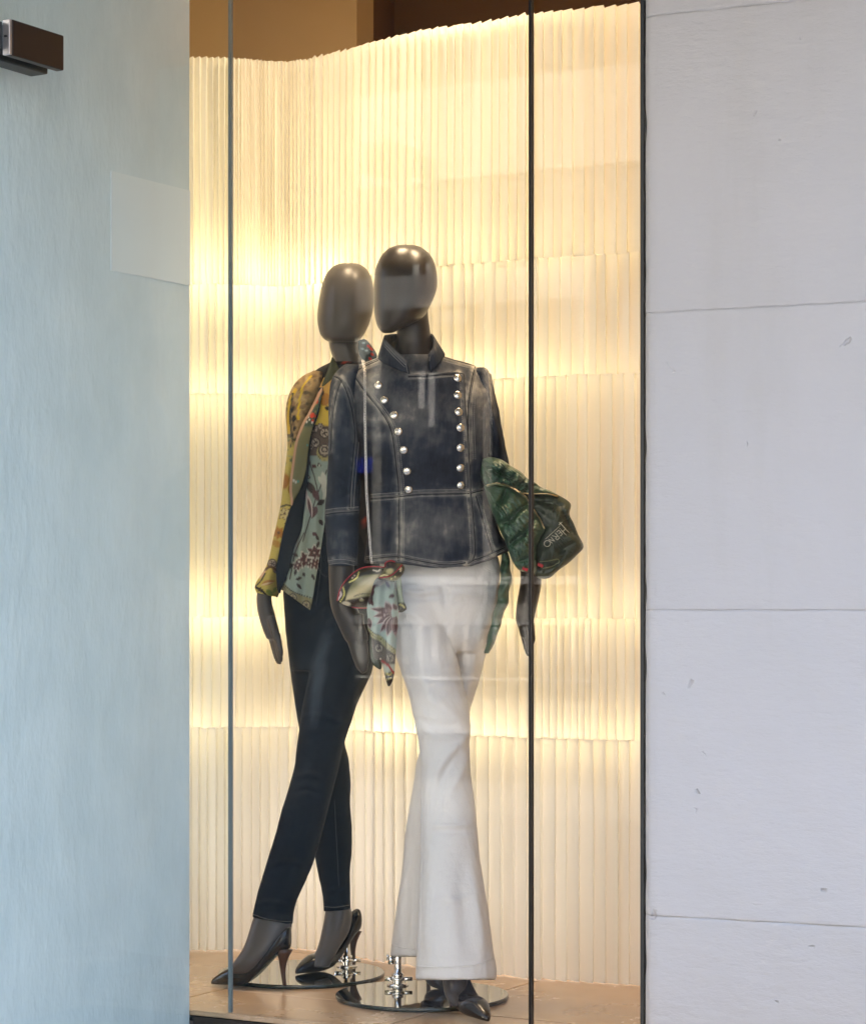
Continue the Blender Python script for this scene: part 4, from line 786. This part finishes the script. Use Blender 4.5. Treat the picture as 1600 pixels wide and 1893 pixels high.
def p_silk(P):
    c = np.tile(np.array(AQUA), (len(P), 1)); r = np.random.default_rng(5)
    mixc(c, sm((745 - P[:, 1]) / 3 + .5), (.50, .30, .06)); y1 = (P[:, 1] > 742) & (P[:, 1] < 795); mixc(c, y1 * 1.0, YEL)
    ell(c, P, 600, 738, 10, 12, 0, (.36, .16, .02)); ell(c, P, 592, 726, 7, 7, 0, BRN); ell(c, P, 606, 755, 6, 4, 20, BLK)
    mixc(c, sm((P[:, 1] - (784 + (P[:, 0] - 590) * .12)) / 3) * (P[:, 1] < 842), (.075, .05, .04))
    for x, y, q in ((581, 793, 8), (600, 800, 10), (583, 818, 9), (600, 832, 10), (574, 826, 6), (592, 788, 6)): paisley(c, P, x, y, q, DKW, (.42, .36, .28), x)
    ell(c, P, 600, 837, 15, 15, 0, (.30, .27, .10), 1); ell(c, P, 600, 833, 12, 12, 0, DKW); ell(c, P, 600, 832, 9, 9, 0, (.36, .31, .24)); ell(c, P, 600, 831, 6.5, 6.5, 0, DKW); flower(c, P, 600, 831, 4.5, 5, 10, (.36, .31, .24), DKW)
    for k in range(9): a = R(20 + k * 18); ell(c, P, 600 + 13.6 * math.cos(a), 836 + 13.6 * math.sin(a), 1.2, 1.2, 0, BLK, .6)
    W_ = (.44, .46, .41)
    for ln in ([(604, 870), (590, 905), (578, 940), (560, 1000)], [(570, 850), (582, 885), (590, 925)], [(562, 985), (546, 1020), (541, 1045), (536, 1070)]): stroke(c, P, ln, 1.1, DKW)
    for x, y, L, w, a in ((596, 872, 26, 5, 80), (600, 880, 34, 5, 95), (588, 880, 22, 4, 60), (606, 900, 30, 4, 110)): leaf(c, P, x, y, L, w, a, W_)
    for x, y, L, w, a, col in ((566, 890, 34, 7, 55, DKW), (580, 905, 24, 6, 70, WINE), (566, 905, 20, 4, 100, (.45, .36, .35)), (585, 935, 26, 6, 110, WINE), (600, 925, 18, 5, 150, DKW), (568, 915, 44, 5, 78, (.50, .44, .42)), (569, 920, 40, 3, 80, WINE), (561, 920, 16, 4, 200, DKW), (590, 960, 14, 4, 60, DKW), (576, 860, 10, 4, 20, WINE), (568, 845, 9, 3, 60, DKW), (577, 985, 12, 4, 30, WINE)): leaf(c, P, x, y, L, w, a, col)
    for x, y in ((571, 855), (570, 882), (590, 860)): ell(c, P, x, y, 4, 3, 30, DKW, .8); ell(c, P, x, y, 2, 1.2, 30, W_, .6)
    # lower bouquet
    for x, y, q, rot in ((566, 1035, 17, 0), (581, 1022, 15, 30), (550, 1045, 11, 20), (582, 1042, 12, 70)):
        for k in range(6): leaf(c, P, x, y, q * 1.16, q * .34, rot + k * 60, W_)
        for k in range(6): leaf(c, P, x, y, q, q * .25, rot + k * 60, WINE)
        ell(c, P, x, y, q * .3, q * .3, 0, DKW); ell(c, P, x, y, q * .14, q * .14, 0, (.35, .25, .22))
    for x, y, L, w, a in ((552, 1028, 14, 3, 200), (540, 1040, 12, 4, 110), (545, 1064, 14, 3, -80), (546, 1072, 14, 3, -20), (548, 1078, 16, 3, 50), (533, 1038, 10, 4, 250), (576, 1062, 12, 3, 60), (528, 1062, 18, 4, 100), (560, 1058, 10, 3, 70), (590, 1000, 16, 3, 110), (584, 990, 12, 3, 60)): leaf(c, P, x, y, L, w, a, DKW)
    bd = seg_dist(P, crom([(514, 1083), (524, 1094), (536, 1104), (552, 1111), (576, 1120)], 6))[0]
    mixc(c, sm((13 - bd) / 2), (.20, .19, .10))
    for k, (x, y) in enumerate(crom([(514, 1072), (528, 1084), (542, 1094), (558, 1100), (578, 1106)], 4)): ell(c, P, x, y, 1.3, 1.8, 20, BLK, .6)
    for x, y, q in ((522, 1090, 6), (541, 1105, 8), (566, 1118, 8)): paisley(c, P, x, y, q, DKW, (.42, .38, .22), x)
    return c
def fold_s(x, y, t): return (.006 * math.sin((x - (y - 900) * -.22) / 7.5) + .004 * math.sin(x / 4.1 + y / 60)) * min(1, max(0, (y - 860) / 120)) + .002 * math.sin(x / 9 + y / 40)
silk = sheet([(598, 698, 650, 698, 5.985, 5.97), (586, 730, 650, 730, 5.97, 5.95), (582, 760, 650, 760, 5.96, 5.945), (572, 797, 650, 797, 5.955, 5.94), (567, 832, 645, 832, 5.952, 5.94), (560, 875, 636, 875, 5.95, 5.938), (552, 903, 624, 903, 5.948, 5.936), (546, 940, 607, 940, 5.945, 5.934), (543, 960, 601, 962, 5.943, 5.932), (539, 985, 597, 988, 5.94, 5.93), (530, 1020, 591, 1026, 5.925, 5.915), (518, 1060, 583, 1074, 5.905, 5.895), (516, 1080, 578, 1106, 5.898, 5.888), (516, 1087, 573, 1128, 5.895, 5.886)], 60, 14, .012, fold_s)
geo_mesh('silk_front', silk, M['print'], sb_, p_silk)
lng = sheet([(589, 716, 596, 716, 5.968, 5.962), (583, 760, 590, 760, 5.955, 5.945), (569, 800, 577, 800, 5.945, 5.938), (565, 835, 573, 835, 5.942, 5.934), (560, 875, 570, 875, 5.94, 5.932), (549, 903, 566, 905, 5.938, 5.93), (538, 935, 562, 942, 5.936, 5.926), (526, 972, 557, 980, 5.93, 5.92), (518, 1010, 543, 1015, 5.915, 5.905), (511, 1050, 535, 1052, 5.90, 5.89), (512, 1084, 521, 1086, 5.892, 5.884), (515, 1096, 518, 1097, 5.892, 5.884)], 10, 6, .004)
geo_mesh('lining', lng, M['navy'], sb_, None)
def p_band(P):
    c = np.tile(np.array([.135, .135, .062]), (len(P), 1)); mixc(c, sm((792 - P[:, 1]) / 6), (.05, .075, .045)); r = np.random.default_rng(4)
    for _ in range(26): leaf(c, P, r.uniform(560, 600), r.uniform(716, 785), r.uniform(5, 9), 1.8, r.uniform(0, 360), [(.03, .12, .11), (.012, .015, .012), (.16, .17, .06), (.25, .04, .02)][r.integers(4)])
    for x, y, q in ((577, 768, 5), (585, 742, 4), (574, 755, 3), (584, 770, 3), (578, 778, 3)): ell(c, P, x, y, q * .8, q, 20, (.50, .045, .02), 1.2)
    for x, y in ((570, 771), (572, 776), (577, 781), (567, 780)): ell(c, P, x, y, 1.5, 2, 20, (.6, .58, .5), .8)
    for x, y in ((543, 888), (547, 891)): ell(c, P, x, y, 2, 2.6, 20, (.45, .45, .4), 1)
    ell(c, P, 551, 890, 2, 2, 0, (.05, .22, .2), 1); ell(c, P, 568, 823, 1.5, 2, 0, (.05, .22, .2), 1)
    d = seg_dist(P, crom([(592, 721), (571, 761), (559, 782), (546, 817), (539, 863), (535, 901), (538, 934)], 6))[0]; mixc(c, sm((5.2 - d) / 1.5), PINKY)
    return c
bd_ = sheet([(593, 716, 598, 716, 5.965, 5.955), (571, 761, 588, 757, 5.952, 5.94), (559, 782, 580, 782, 5.946, 5.936), (546, 817, 571, 820, 5.94, 5.93), (539, 863, 565, 870, 5.938, 5.926), (535, 901, 555, 903, 5.936, 5.926), (537, 925, 545, 922, 5.934, 5.926), (538, 935, 539.5, 935, 5.934, 5.928)], 22, 14, .005)
geo_mesh('lapel_band', bd_, M['printc'], sb_, p_band)
oc = lambda P: np.tile(np.array([.075, .078, .035]), (len(P), 1))
geo_mesh('collar', pillow([(614, 659), (622, 672), (628, 690), (618, 702), (606, 713), (592, 725), (596, 708), (604, 688)], 5.975, .006), M['printc'], sb_, oc)
def p_col2(P):
    c = np.tile(np.array([.05, .07, .075]), (len(P), 1))
    for x, y, q in ((686, 645, 3), (688, 655, 3), (681, 640, 3), (684, 663, 3)): ell(c, P, x, y, q * 1.2, q * .8, 40, (.45, .03, .02), 1)
    for x, y in ((672, 634), (677, 648), (670, 645)): ell(c, P, x, y, 3, 2, 0, (.22, .32, .34), 1.5)
    return c
geo_mesh('collar', pillow([(662, 630), (674, 627), (684, 636), (697, 657), (690, 668), (676, 668), (664, 655)], 6.0, .007), M['printc'], sb_, p_col2)

# ------------------------------------------------------------------ green puffer jacket bundled over the front mannequin's arm
PJ = empty('puffer_jacket', at(960, 960, 5.62), 'glossy green quilted puffer jacket bundled over the mannequin arm', 'jacket')
Q1 = [[(905, 868), (925, 876), (942, 884), (952, 876)], [(942, 858), (930, 872), (918, 892)], [(973, 884), (962, 896), (950, 903)], [(1001, 903), (985, 898), (970, 909)], [(893, 866), (900, 880), (905, 893)]]
Q2 = [[(976, 930), (958, 945), (941, 962), (926, 968)], [(990, 958), (968, 985), (950, 1000), (938, 1012)], [(935, 905), (928, 925), (912, 940)], [(955, 1040), (975, 1032), (990, 1010)]]
def quilt(lines, depth, w=5.0):
    def fn(P):
        D = np.zeros(len(P))
        for l in lines:
            d, t = seg_dist(P, crom(l, 6)); k = np.sin(np.pi * np.clip(t, .06, .94)) ** .4
            D -= depth * np.exp(-(d / w) ** 2) * k; D += .35 * depth * np.exp(-((d - 13) / 9) ** 2) * (.6 + .4 * np.sin(t * 55))
            D += .0022 * np.exp(-(d / 13) ** 2) * np.sin(t * 70 + d * .25)
        r = np.random.default_rng(2)
        for k in range(7): a = r.normal(size=2); D += .0011 * np.sin(P @ (a / np.hypot(*a)) / r.uniform(2.6, 7) + r.uniform(0, 6))
        return D
    return fn
o1 = [(892, 848), (906, 845), (927, 850), (945, 862), (962, 872), (974, 884), (988, 892), (1002, 902), (1016, 907), (1033, 917), (1012, 916), (984, 914), (966, 912), (948, 903), (931, 897), (914, 898), (898, 900), (888, 882), (889, 862)]
up_ = geo_mesh('upper_shell', pillow(o1, 5.615, .050, 26, 8, 2.2, .06, quilt(Q1, .020, 4.2), (940, 884)), M['puffer'], PJ, None)
o2 = [(894, 898), (915, 894), (933, 897), (952, 906), (970, 919), (978, 931), (988, 947), (998, 963), (1006, 980), (997, 997), (991, 1014), (991, 1034), (992, 1054), (974, 1058), (959, 1054), (948, 1040), (940, 1021), (930, 994), (914, 960), (901, 925)]
lo_ = geo_mesh('front_shell', pillow(o2, 5.60, .062, 30, 8, 2.2, .06, quilt(Q2, .021, 4.2), (955, 975)), M['puffer'], PJ, None)
o3 = [(962, 909), (987, 911), (1015, 911), (1033, 916), (1054, 931), (1052, 951), (1060, 968), (1068, 988), (1078, 1010), (1066, 1026), (1050, 1041), (1032, 1054), (1013, 1069), (990, 1066), (984, 1040), (984, 1000), (990, 970), (975, 935)]
Q3 = [[(1032, 1024), (1045, 1012), (1060, 1002)], [(1000, 1040), (1020, 1040), (1034, 1034)], [(1035, 940), (1050, 965), (1062, 990)], [(995, 1052), (1015, 1052), (1040, 1030)], [(985, 925), (1010, 930), (1040, 935)]]
po = geo_mesh('pocket_pouch', pillow(o3, 5.635, .040, 28, 8, 2.2, .05, quilt(Q3, .010, 4), (1025, 985)), M['pouch'], PJ, None); pob = bvh(po.data)
st, hd, upv = np.array([1036., 967.]), np.array([-.738, .675]), np.array([.675, .738])
strokes = [[(1, -3), (1, 24)], [(8, 5), (8, 24)], [(1, 14), (8, 14)], [(-3, 0), (5, 0)], [(17, 7), (11.5, 7), (11.5, 17), (17, 17)], [(11.5, 12), (16, 12)], [(20, 6), (20, 19), (26, 18), (26, 14), (20, 13)], [(23, 13), (27.5, 6)], [(31, 6.5), (31, 17), (37, 6.5), (37, 17)], [(44 + 5.6 * math.cos(a), 11 + 5.6 * math.sin(a)) for a in np.linspace(0, 6.28, 19)], [(4, 2.6), (41, 2.6)]]
g = []
for s_ in strokes:
    L_ = np.array([st + u * hd + v * upv for u, v in s_]); q = []
    for i in range(len(L_) - 1): q += [L_[i] + (L_[i + 1] - L_[i]) * t for t in np.linspace(0, 1, 5)[(1 if i else 0):]]
    p = [hit(pob, x, y, .0004) for x, y in q]; g.append(tube([k for k in p if k is not None], .0008 if s_[0] != (4, 2.6) else .0006, 6))
mesh('logo_lettering', *join(*g), M['letter'], po)
lob = bvh(lo_.data); upb = bvh(up_.data)
def zipline(line, trees, off):
    P_ = []
    for x, y in crom(line, 8):
        c = [k for k in (hit(t, x, y, off) for t in trees) if k is not None]
        if c: P_.append(min(c, key=lambda k: k[1]))
    P_ = np.array(P_); K = np.ones(5) / 5; Y = np.convolve(np.pad(P_[:, 1], 2, 'edge'), K, 'valid'); P_[:, 1] = Y - .002; return P_
z1 = zipline([(899, 899), (914, 894), (932, 896), (948, 903), (964, 914), (976, 926), (987, 944), (997, 962), (1004, 978)], (lob, upb, pob), .001)
mesh('zip_tape', *tube(z1, .0026, 8), M['cordo'], PJ); mesh('zip_teeth', *tube(z1 + [.0006, -.002, .0014], .0011, 6), M['zip'], PJ)
z2 = zipline([(966, 911), (987, 912), (1011, 912), (1030, 917)], (pob, upb), .001); mesh('zip_teeth', *tube(z2, .0018, 8), M['zip'], PJ)
zp = z1[len(z1) // 2 - 6]; mesh('zip_slider', *join(box(zp + [0, -.004, .002], (.016, .005, .009), [[.85, 0, -.5], [0, 1, 0], [.5, 0, .85]]), box(zp + [.012, -.005, -.006], (.018, .003, .006), [[.85, 0, -.5], [0, 1, 0], [.5, 0, .85]])), M['zip'], PJ, False)
mesh('drawcord', *tube(on(pob, [(997, 1038), (1015, 1036), (1030, 1033), (1032, 1040), (1018, 1047), (1003, 1050)], .001), .0011, 6), M['cordo'], PJ)
for x, y in ((970, 1052), (998, 1045)):
    h_ = hit(lob if x < 985 else pob, x, y, .0); mesh('red_tab', *box(h_ + [0, -.002, 0], (.013, .004, .007), [[.9, 0, -.42], [0, 1, 0], [.42, 0, .9]]), M['redtag'], PJ, False)
ps = loft([(1020, 925, 938, 5.66, .020), (1045, 925, 943, 5.655, .024), (1068, 924, 945, 5.65, .026), (1097, 920, 941, 5.645, .025), (1119, 915, 937, 5.64, .024), (1146, 908, 927, 5.638, .022), (1177, 901, 918.5, 5.636, .020), (1200, 895, 907, 5.635, .018), (1208, 894.5, 904, 5.635, .015)], 28, 8)
V = ps[0]; P = to_px(V); V[:, 1] -= .004 * np.sin(P[:, 1] / 5.5 + P[:, 0] / 6) + .002 * np.sin(P[:, 1] / 2.9); V[:, 0] += .0015 * np.sin(P[:, 1] / 6.5)
geo_mesh('hanging_sleeve', (V, ps[1]), M['puffer'], PJ, None)

# ------------------------------------------------------------------ chain strap and knotted silk scarf
CHN = [(672, 668), (676, 700), (677, 760), (679, 830), (682, 900), (685, 955), (688, 1005), (690, 1046)]
pts = []
for x, y in crom(CHN, 40):
    h_ = hit(jb, x, y, .005); pts.append(h_ if h_ is not None else np.array([np.nan] * 3))
pts = np.array(pts); ok_ = ~np.isnan(pts[:, 0]); pts = pts[ok_]
yy = np.minimum.accumulate(pts[:, 1][:len(pts)]); pts[:, 1] = np.convolve(np.pad(yy, 6, 'edge'), np.ones(13) / 13, 'valid')
s_ = np.r_[0, np.cumsum(np.linalg.norm(np.diff(pts, axis=0), axis=1))]; g = []; step = .0062
for k, t in enumerate(np.arange(0, s_[-1] - .008, step)):
    a = np.array([np.interp(t, s_, pts[:, i]) for i in range(3)]); b = np.array([np.interp(t + .0088, s_, pts[:, i]) for i in range(3)]); ax = (b - a) / np.linalg.norm(b - a)
    sd = np.array([1, 0, 0]) * math.cos(.8 + 1.57 * (k % 2)) + np.array([0, 1, 0]) * math.sin(.8 + 1.57 * (k % 2)); sd -= ax * (sd @ ax); sd /= np.linalg.norm(sd); m_ = (a + b) / 2
    g.append(tube([m_ + ax * .0047 * math.cos(q) + sd * .0030 * math.sin(q) for q in np.linspace(0, 6.283, 9)[:-1]], .00105, 5, closed=True))
ch = mesh('chain_strap', *join(*g), M['chain']); tag(ch, 'thin silver chain strap hanging down the front of the denim jacket', 'chain')
SC = empty('silk_scarf', at(712, 1100, 5.54), 'printed silk scarf with red edges knotted below the denim jacket hem', 'scarf')
def p_bow(P):
    c = np.tile(np.array([.17, .165, .075]), (len(P), 1))
    d, t = seg_dist(P, [(640, 1108), (670, 1090), (706, 1063)]); mixc(c, np.exp(-(d / 10) ** 2), (.60, .50, .28))
    d, t = seg_dist(P, crom([(626, 1112), (634, 1085), (650, 1062), (672, 1052), (712, 1050)], 6)); mixc(c, sm((13 - d) / 3) * sm(1.3 - t * .5), (.010, .008, .006))
    d2, _ = seg_dist(P, [(645, 1118), (680, 1112)]); mixc(c, sm((11 - d2) / 3), (.022, .010, .007))
    dots(c, P, [(629, 1112), (635, 1102), (636, 1094), (634, 1086)], 3, 1.5, (.66, .60, .16)); dots(c, P, [(646, 1076), (654, 1072), (660, 1067), (663, 1058)], 3, 1.5, (.66, .60, .16)); dots(c, P, [(625, 1108), (630, 1100), (629, 1095)], 3, 2, (.66, .52, .50)); dots(c, P, [(655, 1064), (651, 1068)], 2, 1.6, (.66, .5, .45)); dots(c, P, [(690, 1054), (698, 1056), (702, 1053)], 3, 1.4, (.66, .58, .42))
    dots(c, P, [(655, 1102), (668, 1098), (684, 1098)], 5, 1.1, BLK); ell(c, P, 668, 1109, 4, 3, 0, (.28, .26, .12), 1); ell(c, P, 668, 1107, 1.6, 1.6, 0, (.5, .4, .35)); ell(c, P, 640, 1116, 8, 4, 10, (.55, .50, .36), 2); return c
def p_tail(P):
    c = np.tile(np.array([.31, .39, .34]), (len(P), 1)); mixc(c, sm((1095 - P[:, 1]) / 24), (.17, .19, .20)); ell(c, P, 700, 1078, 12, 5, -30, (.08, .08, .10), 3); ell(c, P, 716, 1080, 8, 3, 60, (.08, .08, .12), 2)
    for x, y, L, w, a in ((690, 1088, 20, 4, 105), (686, 1098, 22, 5, 100), (694, 1080, 16, 3, 120), (683, 1108, 14, 4, 60), (729, 1100, 12, 4, 160)): leaf(c, P, x, y, L, w, a, WINE if L != 22 else DKW)
    for x, y, L, w, a in ((722, 1131, 20, 6, -118), (724, 1130, 38, 4.5, 187), (724, 1132, 34, 4.5, 167), (724, 1135, 32, 5, 146), (724, 1138, 36, 5, 125), (725, 1140, 36, 6, 105), (728, 1140, 36, 5, 85), (732, 1138, 34, 4, 92), (733, 1128, 14, 4, -120), (681, 1142, 20, 4, 80)):
        leaf(c, P, x, y, L * 1.08, w * 1.35, a, (.36, .27, .27)); leaf(c, P, x, y, L, w, a, WINE)
    d, t = seg_dist(P, crom([(676, 1162), (690, 1175), (702, 1180), (714, 1192), (730, 1205)], 6)); lowr = P[:, 1] > np.interp(P[:, 0], [676, 690, 702, 714, 732], [1164, 1178, 1184, 1196, 1210])
    mixc(c, lowr * 1.0, (.045, .035, .030)); mixc(c, sm((5 - d) / 1.5), (.30, .29, .14)); dots(c, P, [(680, 1160), (692, 1171), (704, 1176), (716, 1189), (732, 1203)], 4, 1.15, BLK); dots(c, P, [(680, 1166), (692, 1177), (704, 1182), (716, 1195), (731, 1209)], 4, 1.1, BLK)
    for x, y, q in ((700, 1198, 9), (721, 1217, 9)): paisley(c, P, x, y, q, DKW, (.25, .23, .17), x)
    mixc(c, sm((P[:, 1] - 1226) / 3) * (P[:, 0] > 703), (.46, .50, .40)); mixc(c, sm((P[:, 1] - 1242 + (P[:, 0] - 718) * .2) / 2), (.03, .02, .015)); dots(c, P, [(714, 1246), (720, 1247), (726, 1243)], 3, 1.4, (.68, .62, .2)); dots(c, P, [(715, 1256), (722, 1254)], 3, 1.4, (.68, .62, .3)); dots(c, P, [(703, 1218), (704, 1226)], 2, 1.5, (.6, .5, .4))
    d3, _ = seg_dist(P, [(706, 1222), (718, 1230), (727, 1244)]); mixc(c, sm((1.6 - d3) + .5), (.35, .012, .02)); return c
def p_knot(P):
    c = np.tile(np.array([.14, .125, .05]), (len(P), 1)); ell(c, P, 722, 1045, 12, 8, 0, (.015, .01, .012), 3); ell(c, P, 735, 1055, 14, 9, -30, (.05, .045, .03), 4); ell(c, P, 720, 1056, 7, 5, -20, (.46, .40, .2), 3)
    dots(c, P, [(704, 1065), (710, 1063), (716, 1064)], 3, 1.6, (.68, .62, .3)); dots(c, P, [(738, 1052), (741, 1050), (740, 1056)], 3, 1.6, (.68, .58, .35)); dots(c, P, [(723, 1070), (730, 1066)], 2, 1.5, (.6, .55, .2)); return c
def p_small(P):
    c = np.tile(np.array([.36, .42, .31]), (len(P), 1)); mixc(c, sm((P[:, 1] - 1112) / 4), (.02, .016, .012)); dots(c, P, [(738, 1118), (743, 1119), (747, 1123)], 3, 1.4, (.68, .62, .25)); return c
OB = [(714, 1051), (691, 1049), (671, 1051), (657, 1058.5), (641, 1073), (630, 1090), (623.5, 1111), (636, 1118), (650, 1122), (677, 1123), (688, 1106), (694, 1084), (706, 1066)]
OT = [(698, 1067), (690, 1076), (684, 1091), (681, 1108), (678, 1125.5), (679, 1141), (680, 1163), (686, 1177), (688, 1198), (692, 1217), (703, 1222), (709, 1240), (713, 1257), (718, 1269), (725, 1259.6), (729, 1242), (730.5, 1220), (733, 1184), (735.5, 1148), (735, 1120), (731, 1091), (727, 1071)]
OS = [(731, 1070), (740, 1066), (743, 1088), (745.5, 1108), (751, 1125.5), (738, 1131), (734, 1105)]
OK_ = [(711, 1047), (714, 1038.5), (723, 1036), (734, 1041), (744, 1043), (748, 1052), (741, 1066), (728, 1074), (709, 1071), (698, 1067), (706, 1058.5)]
wav = lambda k, a, s, b: (lambda P: a * np.sin(P @ np.array(k) / s + b) + a * .5 * np.sin(P @ np.array([k[1], -k[0]]) / (s * 2.3)))
geo_mesh('bow_loop', pillow(OB, 5.525, .020, 26, 10, 2.4, .012, wav((.55, .83), .0045, 5.5, 1), (662, 1090)), M['print'], SC, p_bow)
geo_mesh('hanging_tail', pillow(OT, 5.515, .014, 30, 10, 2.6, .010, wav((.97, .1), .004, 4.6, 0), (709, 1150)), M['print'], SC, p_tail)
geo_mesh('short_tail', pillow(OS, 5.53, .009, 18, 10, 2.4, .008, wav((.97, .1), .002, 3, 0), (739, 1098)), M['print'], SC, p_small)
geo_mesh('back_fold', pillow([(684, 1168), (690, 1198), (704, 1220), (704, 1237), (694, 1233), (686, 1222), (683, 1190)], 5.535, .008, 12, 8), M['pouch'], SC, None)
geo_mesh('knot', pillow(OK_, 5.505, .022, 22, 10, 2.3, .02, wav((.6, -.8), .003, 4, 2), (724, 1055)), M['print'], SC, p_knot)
def edge(line, Y): return tube([at(x, y, Y) for x, y in crom(line, 8)], .0016, 6)
mesh('rolled_hem', *join(edge([(712, 1049), (691, 1047.5), (671, 1049.5), (656, 1057), (640, 1072), (629, 1089), (623, 1111)], 5.522), edge([(650, 1122.5), (665, 1124), (678, 1124)], 5.522), edge([(700, 1068), (712, 1067), (724, 1063), (734, 1054), (743, 1044)], 5.483), edge([(711, 1048), (713, 1040), (722, 1036.5), (730, 1039)], 5.49), edge([(737, 1131), (744, 1128.5), (751, 1125)], 5.53)), M['redt'], SC)
